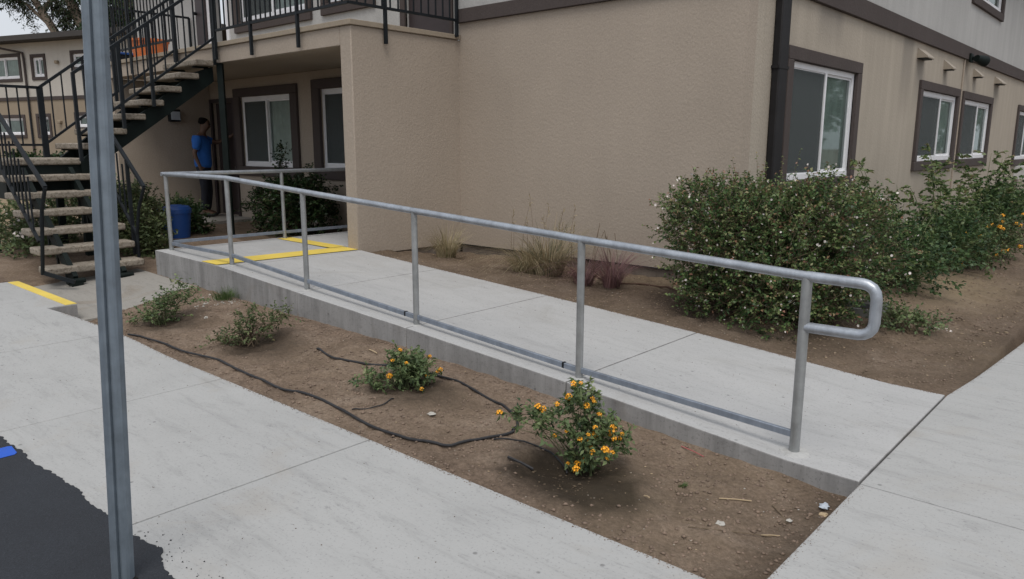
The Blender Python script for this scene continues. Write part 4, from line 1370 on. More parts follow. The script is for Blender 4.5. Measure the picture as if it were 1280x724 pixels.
# lower flight, left railing
sloped(stc, (-9.09, 2.585, 0.60), (-10.48, 2.585, 1.60), (-8.70, 2.585, 1.19), (-10.48, 2.60, 2.22), 11)
MB().tube([(-9.10, 2.585, 0.24), (-8.98, 2.585, 0.62), (-8.88, 2.585, 0.95), (-8.70, 2.585, 1.19)], 0.02, 8).build('newel_post', 'dark_paint', stc)
MB().bar((-9.10, 2.585, 0.26), (-8.88, 2.82, 0.15), 0.03, 0.04).build('foot_bracket', 'dark_paint', stc)
# lower flight, right railing
sloped(stc, (-9.38, 3.72, 0.545), (-10.45, 3.72, 1.50), (-9.07, 3.72, 1.135), (-10.45, 3.72, 2.16), 8)
MB().tube([(-9.40, 3.72, 0.20), (-9.38, 3.72, 0.56), (-9.28, 3.72, 0.86), (-9.07, 3.72, 1.14)], 0.02, 8).build('newel_post', 'dark_paint', stc)
MB().bar((-9.50, 3.72, 0.3), (-9.50, 3.72, 1.44), 0.036, 0.036).build('newel_post', 'dark_paint', stc)

# ------------------------------------------------------------------ recycling bin
bn = empty('recycling_bin', (-11.45, 5.12, 0.2), 'blue round plastic recycling bin half hidden by the shrub behind the railing post', 'bin')
bz = float(zs(-11.45, 5.12)) - 0.02
MB().tube([(-11.45, 5.12, bz), (-11.45, 5.12, 0.60)], [0.19, 0.225], 24).build('bin_body', 'blue_plastic', bn, smooth=True)
MB().tube([(-11.45, 5.12, 0.60), (-11.45, 5.12, 0.66)], [0.24, 0.24], 24).build('rim', 'blue_plastic', bn, smooth=True)
MB().tube([(-11.45, 5.12, 0.66), (-11.45, 5.12, 0.70), (-11.45, 5.12, 0.72)], [0.235, 0.21, 0.10], 24).build('lid', 'blue_plastic', bn, smooth=True)

# ------------------------------------------------------------------ far apartment block
dF = Vector((0.94346, 0.331486, 0)); nF = Vector((0.331486, -0.94346, 0))
F5 = Frame((-29.6, 7.8, 0), dF, nF)
fb = empty('apartment_block', (-29.6, 7.8, 0.9), 'distant two storey cream and tan apartment block seen behind the staircase', 'building')
ups = [(-0.35, 1.07, 3.72, 4.40), (1.74, 2.23, 3.74, 4.34), (3.55, 4.6, 3.98, 4.38), (-3.4, -2.0, 3.72, 4.40), (-5.6, -5.1, 3.74, 4.34)]
los = [(-0.75, 0.98, 1.93, 2.48), (1.70, 2.18, 1.93, 2.50), (3.46, 4.5, 2.16, 2.52), (-3.6, -2.1, 1.93, 2.48)]
wall(F5, 'upper_wall', 'stucco_far_white', fb, -14, 9, 3.13, 4.80, ups)
wall(F5, 'lower_wall', 'stucco_far_tan', fb, -14, 9, 0.2, 3.02, los)
mb = MB(); F5.box(mb, -14, 9, 3.021, 3.129, -0.1, 0.03); mb.build('trim_band', 'stucco_trim', fb)
mb = MB(); F5.box(mb, -14.5, 9.5, 4.80, 4.94, -8, 0.5); mb.build('roof', 'roof_dark', fb)
mb = MB(); F5.box(mb, -14.5, 9.5, 4.80, 4.955, 0.501, 0.56); mb.build('gutter', 'roof_dark', fb)
for q in ups + los:
    window(F5, fb, q[0], q[1], q[2], q[3], tw=0.10, sill=0.10, head=0.10, fw=0.055, screen=None, proud=0.03)
MB().tube([F5.p(0.5, 4.72, 0.5), F5.p(0.8, 4.62, 0.3), F5.p(1.35, 4.5, 0.05), F5.p(1.38, 4.3, 0.05), F5.p(1.38, 0.9, 0.05)], 0.035, 8).build('downspout', 'stucco_trim', fb)
for a, b in ((2.87, 4.16), (2.72, 2.33)):
    mb = MB(); F5.box(mb, a - 0.06, a + 0.06, b - 0.05, b + 0.05, 0.0, 0.10); mb.build('wall_vent', 'stucco_far_tan', fb, bevel=0.02)

# ------------------------------------------------------------------ low plants: lantanas in the bed
def clusters(thing, P, n_core=15, r=0.021, mat='flower_orange'):
    """domed flower heads, every head a part sharing one mesh"""
    first = None
    for i, q in enumerate(P):
        if first is None:
            mb = MB()
            rr = random.Random(3)
            for k in range(n_core):
                ph = math.acos(1 - 1.25 * (k + 0.5) / n_core); th = k * 2.4
                c = Vector((math.sin(ph) * math.cos(th), math.sin(ph) * math.sin(th), math.cos(ph))) * r
                nrm = c.normalized(); t = nrm.orthogonal().normalized(); b = nrm.cross(t)
                s = r * 0.42
                ring = [c + (t * math.cos(a) + b * math.sin(a)) * s + nrm * rr.uniform(-0.002, 0.003) for a in (0, 1.26, 2.51, 3.77, 5.03)]
                mb.add([c + nrm * 0.0015 - nrm * 0.003] + ring, [(0, 1, 2), (0, 2, 3), (0, 3, 4), (0, 4, 5), (0, 5, 1)])
            o = mb.build('flower', mat)
            first = o
        else:
            o = bpy.data.objects.new('flower', first.data); COL.objects.link(o)
        o.parent = thing
        o.location = Vector(q) - WL[thing.name]
        s = random.uniform(0.55, 1.15)
        o.scale = (s, s, s)
        o.rotation_euler = (random.uniform(-0.6, 0.6), random.uniform(-0.6, 0.6), random.uniform(0, 6))


def flower_stems(thing, base, P1, fl, leaf):
    base = np.array(base)
    A, B, LPs, LDs = [], [], [], []
    for q in fl:
        q = np.array(q)
        j = np.argmin(np.linalg.norm((P1 - q) * np.array([1, 1, 1.3]), axis=1) + 0.5 * (P1[:, 2] > q[2]) * 0.1)
        a = P1[j] * 0.85 + base * 0.15
        m_ = (a + q) / 2 + np.array([0, 0, 0.012])
        A += [a, m_]; B += [m_, q]
        n = int(max(5, np.linalg.norm(q - a) / 0.014))
        for t in np.linspace(0.05, 0.93, n):
            LPs.append(a + (q - a) * t + RNG.normal(size=3) * 0.004)
            LDs.append(RNG.normal(size=3) * 0.9 + (q - a) / (np.linalg.norm(q - a) + 1e-6) * 0.7)
        for _ in range(4):
            LPs.append(q - np.array([0, 0, 0.01])); LDs.append(RNG.normal(size=3) + np.array([0, 0, -0.2]))
    V, F = twig_prisms(np.array(A), np.array(B), 0.0022)
    np_mesh('stems', V, F, 'stem_green', thing, None, 'stuff')
    V, F = leaf_quads(np.array(LPs), unit(np.array(LDs)), RNG.uniform(0.7, 1.2, len(LPs)) * leaf[0], leaf[1])
    np_mesh('foliage', V, F, 'leaf_lantana', thing, np.repeat(np.clip(RNG.normal(0.5, 0.2, len(LPs)), 0, 1), 4), 'stuff')


def plant(name, x, y, label, cat, group=None):
    return empty(name, (x, y, surf(x, y)), label, cat, group)


GB = 'small shrubs planted in the dirt bed'
b1 = plant('shrub', -6.90, 2.86, 'small leafy green shrub without flowers nearest the concrete stair pad', 'shrub', GB)
z = b1.location.z
grow(b1, (-6.90, 2.86, z), [((-6.89, 2.87, 0.14), (0.17, 0.18, 0.12)), ((-6.83, 3.00, 0.26), (0.11, 0.13, 0.09)), ((-6.93, 2.77, 0.07), (0.18, 0.14, 0.08)), ((-6.80, 3.09, 0.20), (0.11, 0.12, 0.06))],
     110, (0.036, 0.02), 'leaf_lantana', (0.05, 0.13), 8, 12, 0.5, shell=0.3, stem_r=0.005, stem_mat='stem_green')
b2 = plant('shrub', -5.56, 2.99, 'wiry shrub with yellowish leaves second from the stairs, by the black hose', 'shrub', GB)
z = b2.location.z
grow(b2, (-5.56, 2.99, z), [((-5.57, 3.0, 0.10), (0.18, 0.20, 0.10)), ((-5.47, 3.17, 0.20), (0.13, 0.16, 0.07)), ((-5.64, 2.86, 0.03), (0.16, 0.13, 0.06)), ((-5.56, 3.01, 0.23), (0.09, 0.09, 0.08)), ((-5.42, 3.27, 0.23), (0.10, 0.10, 0.05))],
     150, (0.030, 0.018), 'leaf_light', (0.05, 0.11), 7, 18, 0.5, shell=0.3, stem_r=0.004)
b3 = plant('lantana', -3.78, 3.14, 'low spreading lantana with a few orange flowers between the two hose loops', 'flowering shrub', GB)
z = b3.location.z
P0, P1, D = grow(b3, (-3.78, 3.14, z), [((-3.78, 3.15, 0.10), (0.19, 0.20, 0.10)), ((-3.72, 3.22, 0.15), (0.14, 0.15, 0.08)), ((-3.92, 2.97, 0.06), (0.13, 0.11, 0.05)), ((-3.79, 3.13, 0.18), (0.10, 0.10, 0.07))],
     230, (0.032, 0.019), 'leaf_lantana', (0.04, 0.08), 8, 12, 0.5, shell=0.35, stem_r=0.004, stem_mat='stem_green')
fl3 = [(-3.817, 3.084, 0.206), (-3.799, 3.134, 0.271), (-3.726, 3.125, 0.198), (-3.699, 3.308, 0.209), (-3.687, 3.272, 0.085), (-3.671, 3.346, 0.098), (-3.65, 3.357, 0.115), (-3.808, 3.046, 0.11), (-3.605, 3.147, 0.04)]
fl3 = [(a + 0.033, b - 0.028, c + 0.008) for a, b, c in fl3]
flower_stems(b3, (-3.78, 3.14, z), P1, fl3, (0.032, 0.018))
clusters(b3, fl3, r=0.017)
b4 = plant('lantana', -2.19, 3.01, 'tallest lantana covered in orange flowers, nearest the camera in the dirt bed', 'flowering shrub', GB)
z = b4.location.z
P0, P1, D = grow(b4, (-2.19, 3.01, z), [((-2.16, 3.02, 0.15), (0.11, 0.12, 0.13)), ((-2.20, 3.00, 0.30), (0.09, 0.10, 0.10)), ((-2.07, 3.09, 0.12), (0.09, 0.10, 0.08)),
                                        ((-2.37, 2.88, 0.20), (0.11, 0.10, 0.05)), ((-2.47, 2.80, 0.19), (0.06, 0.05, 0.03)), ((-2.16, 3.0, 0.03), (0.08, 0.09, 0.05))],
     185, (0.034, 0.020), 'leaf_lantana', (0.04, 0.09), 8, 14, 0.5, shell=0.2, stem_r=0.004, stem_mat='stem_green')


fl4 = [(-2.532, 2.754, 0.245), (-2.382, 2.882, 0.282), (-2.366, 2.903, 0.267), (-2.317, 2.962, 0.29), (-2.254, 2.975, 0.341), (-2.249, 3.008, 0.403), (-2.15, 2.936, 0.446), (-2.159, 3.0, 0.309), (-2.172, 3.067, 0.327), (-2.14, 3.043, 0.323), (-2.137, 3.085, 0.243), (-2.259, 2.871, 0.159), (-2.237, 2.944, 0.165), (-2.104, 3.005, 0.204), (-2.056, 3.087, 0.197), (-2.055, 3.093, 0.178), (-2.148, 2.935, 0.148), (-2.14, 2.973, 0.139), (-2.135, 2.987, 0.162), (-2.16, 3.071, 0.13), (-2.078, 3.107, 0.146), (-1.988, 3.074, 0.18), (-2.039, 3.14, 0.124), (-2.016, 3.051, 0.153), (-2.146, 3.033, 0.074), (-2.068, 2.937, 0.101), (-2.01, 2.959, 0.123), (-2.07, 3.055, 0.054), (-2.018, 2.987, 0.065), (-1.996, 3.003, 0.1), (-2.165, 3.004, 0.01), (-2.186, 2.971, -0.005), (-2.147, 2.906, 0.0), (-2.233, 2.951, -0.01)]
fl4 = [(a + 0.026, b - 0.036, c + 0.010) for a, b, c in fl4]
flower_stems(b4, (-2.19, 3.01, z), P1, fl4, (0.034, 0.020))
clusters(b4, fl4, r=0.0175)

# weed tufts
tf = plant('grass_tuft', -7.05, 3.60, 'bright green grass tuft growing against the foot of the ramp wall', 'grass')
blades(tf, (-7.05, 3.60, tf.location.z), 240, 0.13, 0.13, 'grass_green', 0.006, 0.7, name='grass_blades')
wd = plant('weed', -1.70, 3.20, 'tiny green weed sprouting in bare soil near the ramp end', 'weed')
blades(wd, (-1.70, 3.20, wd.location.z), 26, 0.03, 0.02, 'grass_green', 0.008, 0.9, name='leaves')

# ------------------------------------------------------------------ dry grasses by the wall
GG = 'ornamental grasses along the wall'
g1 = plant('ornamental_grass', -6.75, 6.35, 'straw coloured dry grass clump standing alone nearest the inner wall corner', 'grass clump', GG)
blades(g1, (-6.75, 6.35, g1.location.z), 420, 0.56, 0.11, 'grass_dry', 0.0055, 1.1, tbias=0.55, droop=0.75)
g2 = plant('ornamental_grass', -5.35, 6.45, 'largest clump of dry grass with tall seed stalks, in the middle', 'grass clump', GG)
blades(g2, (-5.45, 6.40, g2.location.z), 520, 0.48, 0.17, 'grass_dry', 0.007, 1.7, tbias=0.55)
blades(g2, (-5.20, 6.45, g2.location.z), 560, 0.72, 0.16, 'grass_mixed', 0.007, 1.35, tbias=0.5)
for k in range(16):
    x = -5.75 + 0.9 * random.random(); y = 6.35 + 0.3 * random.random(); h = random.uniform(0.45, 0.85)
    t = (random.uniform(-0.12, 0.12), random.uniform(-0.1, 0.1))
    zz = surf(x, y)
    MB().tube([(x, y, zz), (x + t[0] * 0.4, y + t[1] * 0.4, zz + h * 0.6), (x + t[0], y + t[1], zz + h)], [0.003, 0.0025, 0.001], 4).build('seed_stalk', 'twig', g2)
    V_, F_ = leaf_quads(np.array([[x + t[0] * u, y + t[1] * u, zz + h * u] for u in np.linspace(0.82, 1.0, 7)]),
                        unit(np.array([[t[0], t[1], 0.8]]) + RNG.normal(size=(7, 3)) * 0.4), 0.045, 0.012)
    np_mesh('seed_head', V_, F_, 'grass_dry', g2, np.full(len(V_), 0.3), 'stuff')
g3 = plant('ornamental_grass', -4.45, 6.25, 'purple red fountain grass clump behind the second railing post from the loop', 'grass clump', GG)
blades(g3, (-4.55, 6.22, g3.location.z), 260, 0.46, 0.09, 'grass_purple', 0.006, 1.6, tbias=0.45)
blades(g3, (-4.25, 6.30, g3.location.z), 320, 0.62, 0.08, 'grass_purple', 0.0055, 1.6, tbias=0.35)
for k in range(7):
    x = -4.6 + 0.6 * random.random(); y = 6.25 + 0.15 * random.random(); h = random.uniform(0.5, 0.75); zz = surf(x, y)
    t = random.uniform(-0.1, 0.12)
    MB().tube([(x, y, zz), (x + t * 0.5, y, zz + h * 0.6), (x + t, y + t, zz + h)], [0.003, 0.0025, 0.0035], 4).build('seed_stalk', 'twig', g3)

# ------------------------------------------------------------------ bushes
bb = empty('abelia_bush', (-2.72, 6.60, 0.02), 'large rounded dark green bush speckled with tiny white blossoms at the building corner', 'bush')
P0, P1, D = grow(bb, (-2.72, 6.6, 0.05), [((-2.72, 6.55, 0.62), (0.80, 0.72, 0.62)), ((-3.05, 6.35, 0.80), (0.62, 0.52, 0.50)), ((-2.35, 6.85, 0.72), (0.62, 0.62, 0.56)),
                                        ((-2.65, 6.45, 0.35), (0.78, 0.62, 0.40)), ((-3.1, 6.32, 1.02), (0.50, 0.40, 0.30)), ((-2.45, 6.8, 1.02), (0.55, 0.5, 0.28))],
     5200, (0.031, 0.021), 'leaf_abelia', (0.07, 0.19), 10, 26, 0.35, shell=0.72, tipred=0.35, stem_r=0.009)
# long wands escaping the outline
nw = 46
d0 = unit(RNG.normal(size=(nw, 3)) * np.array([1, 1, 0.3]) + np.array([-0.3, -0.3, 0.9]))
A = np.array([-2.75, 6.55, 0.75]) + d0 * np.array([0.75, 0.65, 0.45])
B = A + unit(d0 + np.array([0, 0, 0.3])) * RNG.uniform(0.2, 0.42, (nw, 1))
ok = wall_clip(B) & (B[:, 1] < 7.05)
A, B = A[ok], B[ok]
V, F = twig_prisms(A, B, 0.0025)
np_mesh('wands', V, F, 'twig', bb, None, 'stuff')
tt_ = np.linspace(0.1, 1, 14).reshape(1, 14, 1)
LP = (A[:, None] + (B - A)[:, None] * tt_).reshape(-1, 3)
LD = unit(RNG.normal(size=LP.shape) + np.repeat(unit(B - A), 14, 0) * 0.6)
V, F = leaf_quads(LP, LD, 0.026, 0.015)
np_mesh('foliage', V, F, 'leaf_abelia', bb, np.repeat(np.clip(RNG.normal(0.75, 0.2, len(LP)), 0, 1), 4), 'stuff')
# white blossoms, denser on the sunny face
n = 900
idx = RNG.choice(len(P1), n)
FP = P1[idx] + RNG.normal(size=(n, 3)) * 0.02
FP = FP[wall_clip(FP)]
k5 = 5
a = np.linspace(0, 2 * math.pi, k5, endpoint=False)
ax1 = unit(RNG.normal(size=(len(FP), 3)) + np.array([0.6, -0.8, 0.4])); s1 = unit(np.cross(ax1, np.array([0, 0, 1.0]))); s2 = np.cross(ax1, s1)
rr = RNG.uniform(0.006, 0.014, (len(FP), 1))
V = [FP] + [FP + (s1 * math.cos(q) + s2 * math.sin(q)) * rr + ax1 * 0.004 for q in a]
V = np.stack(V, 1).reshape(-1, 3)
F = np.concatenate([(np.arange(len(FP)) * 6)[:, None] + np.array([[0, 1 + i, 1 + (i + 1) % 5]]) for i in range(5)])
np_mesh('blossoms', V, F, 'flower_white', bb, None, 'stuff')

GR = 'rose bushes along the side wall'
def canes(thing, base, tips, leaf, mat='leaf_rose', step=0.05):
    LPs, LDs, tints = [], [], []
    for tip in tips:
        b = np.array(base) + RNG.normal(size=3) * np.array([0.06, 0.06, 0]); tp = np.array(tip, float)
        mid = b * 0.45 + tp * 0.55 + np.array([0, 0, 0.22 * (tp[2] - b[2])])
        P = [(1 - t) ** 2 * b + 2 * t * (1 - t) * mid + t * t * tp for t in np.linspace(0, 1, 9)]
        MB().tube([tuple(q) for q in P], list(np.linspace(0.007, 0.0025, 9)), 5).build('cane', 'stem_green', thing)
        side = unit(np.cross(tp - b, np.array([0, 0, 1.0])))
        L_ = np.linalg.norm(tp - b)
        for t in np.arange(0.35, 1.0, step / L_):
            q = (1 - t) ** 2 * b + 2 * t * (1 - t) * mid + t * t * tp
            dr_ = unit(side * RNG.choice([-1, 1]) + RNG.normal(size=3) * 0.5 + np.array([0, 0, 0.2]))
            ln = RNG.uniform(0.06, 0.13) * leaf[0] / 0.05
            for u in (0.35, 0.6, 0.8, 1.0):
                for sg in (-1, 1):
                    LPs.append(q + dr_ * ln * u); LDs.append(dr_ + np.cross(dr_, [0, 0, 1.0]) * sg * 0.9 + RNG.normal(size=3) * 0.2)
                    tints.append(np.clip(0.35 + 0.45 * t + RNG.normal() * 0.15, 0, 1))
    LPs = np.array(LPs); LDs = unit(np.array(LDs)); ok = wall_clip(LPs)
    V, F = leaf_quads(LPs[ok], LDs[ok], RNG.uniform(0.7, 1.2, ok.sum()) * leaf[0], leaf[1])
    np_mesh('foliage', V, F, mat, thing, np.repeat(np.array(tints)[ok], 4), 'stuff')


r1 = plant('rose_bush', -2.35, 8.95, 'rose bush with tall arching canes right behind the big white speckled bush', 'bush', GR)
z = r1.location.z
grow(r1, (-2.25, 8.95, z), [((-2.15, 8.8, 0.36), (0.45, 0.60, 0.32)), ((-2.45, 9.5, 0.45), (0.40, 0.5, 0.30))],
     520, (0.050, 0.030), 'leaf_rose', (0.10, 0.22), 9, 22, 0.4, shell=0.4, stem_r=0.008, stem_mat='stem_green')
canes(r1, (-2.3, 8.95, z), [(-2.75, 8.75, 1.48), (-2.70, 8.95, 1.35), (-2.55, 9.4, 1.05), (-2.6, 9.9, 1.15), (-2.45, 9.7, 0.95), (-2.2, 10.1, 0.95), (-2.9, 9.2, 1.1),
                            (-2.3, 8.3, 1.0), (-2.1, 9.6, 0.85), (-2.7, 9.3, 0.9), (-2.5, 8.5, 1.15), (-2.9, 9.9, 1.0)], (0.055, 0.032))
r2 = plant('rose_bush', -2.30, 10.9, 'rose bush under the paired small windows, one cane reaching highest', 'bush', GR)
z = r2.location.z
grow(r2, (-2.25, 10.9, z), [((-2.2, 10.8, 0.38), (0.5, 0.8, 0.34)), ((-2.3, 11.6, 0.45), (0.4, 0.6, 0.3))],
     460, (0.055, 0.034), 'leaf_rose', (0.10, 0.24), 9, 22, 0.4, shell=0.4, stem_r=0.008, stem_mat='stem_green')
canes(r2, (-2.3, 10.9, z), [(-2.6, 11.3, 1.55), (-2.55, 11.6, 1.40), (-2.5, 11.0, 1.25), (-2.3, 10.3, 1.0), (-2.45, 12.2, 1.1), (-2.1, 11.9, 0.85), (-2.3, 12.6, 0.95), (-2.6, 10.5, 1.1),
                            (-2.2, 11.3, 1.0), (-2.6, 12.0, 1.2)], (0.06, 0.036))
r3 = plant('rose_bush', -2.35, 14.6, 'rose bush at the right picture edge under the farthest window', 'bush', GR)
z = r3.location.z
grow(r3, (-2.35, 14.6, z), [((-2.3, 14.9, 0.5), (0.6, 1.1, 0.42)), ((-2.3, 15.8, 0.6), (0.4, 0.7, 0.4))],
     420, (0.07, 0.044), 'leaf_rose', (0.15, 0.3), 8, 22, 0.5, shell=0.4, stem_r=0.01, stem_mat='stem_green')
canes(r3, (-2.4, 14.4, z), [(-2.7, 13.8, 1.3), (-2.8, 14.2, 1.45), (-2.6, 13.5, 1.05), (-2.5, 14.9, 1.5), (-2.2, 15.3, 1.3), (-2.5, 16, 1.4), (-2.1, 14.2, 0.9)], (0.08, 0.05), step=0.06)
r5 = plant('ground_shrub', -2.15, 12.9, 'low dark spreading shrub between the rose bushes by the side wall', 'shrub')
grow(r5, (-2.2, 12.7, r5.location.z), [((-2.3, 12.7, 0.3), (0.6, 1.2, 0.3))], 420, (0.055, 0.032), 'leaf_rose', (0.1, 0.22), 8, 12, 0.4, shell=0.4)
l5 = plant('lantana', -1.95, 11.55, 'lantana with sparse orange flowers in front of the rose bushes', 'flowering shrub')
z = l5.location.z
P0, P1, D = grow(l5, (-1.95, 11.55, z), [((-1.95, 11.4, z + 0.2), (0.3, 0.6, 0.2)), ((-1.85, 12.6, z + 0.25), (0.3, 0.5, 0.25))], 280, (0.05, 0.03), 'leaf_light', (0.08, 0.2), 7, 14, 0.5, shell=0.3, stem_r=0.006)
clusters(l5, [tuple(q + np.array([0, 0, 0.02])) for q in P1[RNG.choice(len(P1), 24, replace=False)] if q[2] > 0.1], 12, 0.035)
lw = plant('ground_plant', -1.62, 6.98, 'low trailing plant with fallen white petals on bare soil beyond the loop', 'plant')
z = lw.location.z
grow(lw, (-1.62, 6.95, z), [((-1.75, 7.0, z + 0.09), (0.22, 0.26, 0.09)), ((-1.52, 7.06, z + 0.06), (0.2, 0.22, 0.06))], 170, (0.034, 0.02), 'leaf_lantana', (0.05, 0.12), 7, 10, 0.4, shell=0.3, stem_r=0.004)
n = 12
FP = np.stack([RNG.uniform(-1.5, -1.3, n), RNG.uniform(6.95, 7.15, n), np.full(n, z + 0.05)], 1)
V, F = leaf_quads(FP, unit(RNG.normal(size=(n, 3)) * np.array([1, 1, 0.2])), 0.03, 0.022)
np_mesh('petals', V, F, 'flower_white', lw, None, 'stuff')

rb = plant('round_bush', -10.28, 6.50, 'clipped round dark green bush under the entry windows behind the railing', 'bush')
grow(rb, (-10.28, 6.45, 0.2), [((-10.28, 6.46, 0.62), (0.66, 0.58, 0.42)), ((-10.28, 6.46, 0.80), (0.52, 0.46, 0.32)), ((-10.50, 6.42, 1.30), (0.07, 0.07, 0.32)), ((-9.9, 6.5, 1.12), (0.08, 0.08, 0.14))],
     1500, (0.05, 0.032), 'leaf_round', (0.06, 0.15), 8, 16, 0.3, shell=0.7, stem_r=0.009)
sb = plant('leafy_shrub', -10.55, 4.25, 'loose light green shrub between the stairs and the blue bin', 'shrub')
grow(sb, (-10.6, 4.25, 0.1), [((-10.45, 4.18, 0.42), (0.36, 0.34, 0.36)), ((-10.9, 4.35, 0.55), (0.36, 0.34, 0.36)), ((-11.4, 4.45, 0.60), (0.5, 0.4, 0.40)), ((-10.25, 4.12, 0.25), (0.26, 0.26, 0.18))],
     1050, (0.060, 0.032), 'leaf_light', (0.08, 0.18), 8, 16, 0.45, shell=0.45, stem_r=0.008)
sb2 = plant('leafy_shrub', -11.9, 5.65, 'darker leafy shrub just right of the blue bin by the steel post', 'shrub')
grow(sb2, (-11.9, 5.65, 0.2), [((-12.2, 5.55, 0.46), (0.36, 0.30, 0.30)), ((-11.75, 5.50, 0.38), (0.28, 0.24, 0.24))],
     400, (0.065, 0.034), 'leaf_rose', (0.08, 0.18), 8, 14, 0.45, shell=0.45)
ws = plant('white_flower_shrub', -12.1, 3.6, 'shrub dotted with white flowers under and behind the lower stairs', 'flowering shrub')
P0, P1, D = grow(ws, (-12.1, 3.6, 0.2), [((-11.9, 3.25, 0.45), (0.45, 0.45, 0.32)), ((-12.3, 3.8, 0.62), (0.5, 0.7, 0.50)), ((-12.3, 4.5, 0.62), (0.5, 0.6, 0.50)), ((-11.0, 3.05, 0.30), (0.35, 0.36, 0.24))],
     1500, (0.06, 0.032), 'leaf_lantana', (0.08, 0.2), 7, 16, 0.45, shell=0.4)
n = 260
FP = P1[RNG.choice(len(P1), n)]; FP = FP[(FP[:, 2] > 0.4) & (FP[:, 2] < 0.72)]
V, F = leaf_quads(np.repeat(FP, 3, 0) + RNG.normal(size=(len(FP) * 3, 3)) * 0.03, unit(RNG.normal(size=(len(FP) * 3, 3))), 0.05, 0.045)
np_mesh('blossoms', V, F, 'flower_white', ws, None, 'stuff')
for i, (x, y, h) in enumerate(((-24.0, 7.6, 0.45), (-22.2, 8.3, 0.8), (-25.8, 7.2, 0.35))):
    e = plant('foundation_shrub', x, y, ['small low shrub at the foot of the far block, left of the middle one', 'tallest shrub in front of the far block, behind the stair treads',
                                          'smallest shrub at the foot of the far block, leftmost'][i], 'shrub', 'shrubs at the far building')
    z = float(zs(x, y))
    grow(e, (x, y, z), [((x, y, z + h * 0.55), (0.75, 0.5, h * 0.6))], 160, (0.14, 0.07), 'leaf_round', (0.1, 0.3), 6, 6, 0.5, clip=False)

# ------------------------------------------------------------------ trees beyond the far block
def tree(name, label, segs, blobs, ntw, leaf, mat='leaf_gum', fine=8):
    x, y, z = segs[0][0][0]
    e = empty(name, (x, y, z), label, 'tree', 'eucalyptus trees behind the far block')
    mb = MB()
    for pts, rs in segs:
        mb.tube(pts, rs, 9)
    mb.build('trunk', 'bark', e, smooth=True)
    grow(e, (x, y, z), blobs, ntw, leaf, mat, (0.3, 0.9), fine, 0, -0.5, shell=0.1, clip=False, fname='crown', stem_r=0.03, droop=0.5)
    return e


rt = Vector((0.663, 0.748, 0)); fw = Vector((-0.748, 0.663, 0))     # across / away, as the trees stand
def T(a, z, d=0.0):
    """a metres to the right of the first trunk"""
    q = Vector((-43.74, 14.59, z)) + rt * a + fw * d
    return (q.x, q.y, q.z)
t1 = tree('eucalyptus_tree', 'left leaning eucalyptus with drooping clumps above the far roof',
     [([T(1.5, 1.2), T(0.55, 5.2), T(0, 6.6), T(-0.85, 8.2), T(-1.5, 9.4), T(-1.7, 11.5)], [0.34, 0.26, 0.22, 0.18, 0.14, 0.08]),
      ([T(-0.4, 7.4), T(-1.6, 8.6), T(-3.0, 9.2)], [0.10, 0.07, 0.04]), ([T(-0.85, 8.2), T(0.3, 9.6), T(1.0, 11.5)], [0.13, 0.10, 0.05])],
     [(T(-2.4, 9.3), (0.9, 0.9, 0.55)), (T(-1.9, 8.75), (0.35, 0.4, 0.5)), (T(-0.1, 8.6), (0.7, 0.7, 0.5)), (T(-3.2, 9.1), (0.5, 0.5, 0.3)),
      (T(-1.35, 7.1), (0.22, 0.25, 0.35)), (T(-1.45, 8.3), (0.2, 0.2, 0.5)), (T(-1.5, 11.6), (2.6, 2.6, 1.6)), (T(0.25, 7.7), (0.3, 0.4, 0.6)), (T(-3.4, 10.6), (1.5, 1.5, 0.8))],
     2100, (0.22, 0.065))
t2 = tree('eucalyptus_tree', 'right eucalyptus with a pale straight trunk partly behind the steel post',
     [([T(2.6, 1.2), T(1.7, 5.6), T(1.35, 6.7), T(0.65, 8.4), T(0.3, 9.6), T(0.2, 12)], [0.42, 0.34, 0.31, 0.26, 0.2, 0.1]),
      ([T(1.0, 7.6), T(2.4, 9.0), T(3.4, 10.8)], [0.14, 0.10, 0.05])],
     [(T(1.2, 7.0), (0.45, 0.7, 0.55)), (T(1.9, 7.6), (0.8, 0.8, 0.9)), (T(0.55, 8.1), (0.35, 0.4, 0.8)), (T(1.3, 9.4), (1.0, 1.0, 0.8)), (T(3.3, 8.6), (1.2, 1.2, 1.2)),
      (T(4.3, 7.4), (1.4, 1.2, 1.4)), (T(2.2, 11.8), (2.6, 2.6, 1.6)), (T(0.95, 6.8), (0.2, 0.2, 0.3))],
     2600, (0.22, 0.065))
t3 = tree('eucalyptus_tree', 'dark dense tree beside the upper balcony end, behind the stair rails',
     [([T(6.6, 1.2, -9), T(6.5, 4, -9), T(6.4, 8, -9)], [0.3, 0.24, 0.12])],
     [(T(6.4, 5.2, -9), (1.6, 1.4, 1.6)), (T(6.8, 7.2, -9), (1.6, 1.5, 1.6)), (T(5.7, 6.6, -9), (0.9, 0.9, 1.1)), (T(8.0, 5.6, -9), (1.5, 1.3, 1.9))],
     1500, (0.22, 0.07), 'leaf_round')

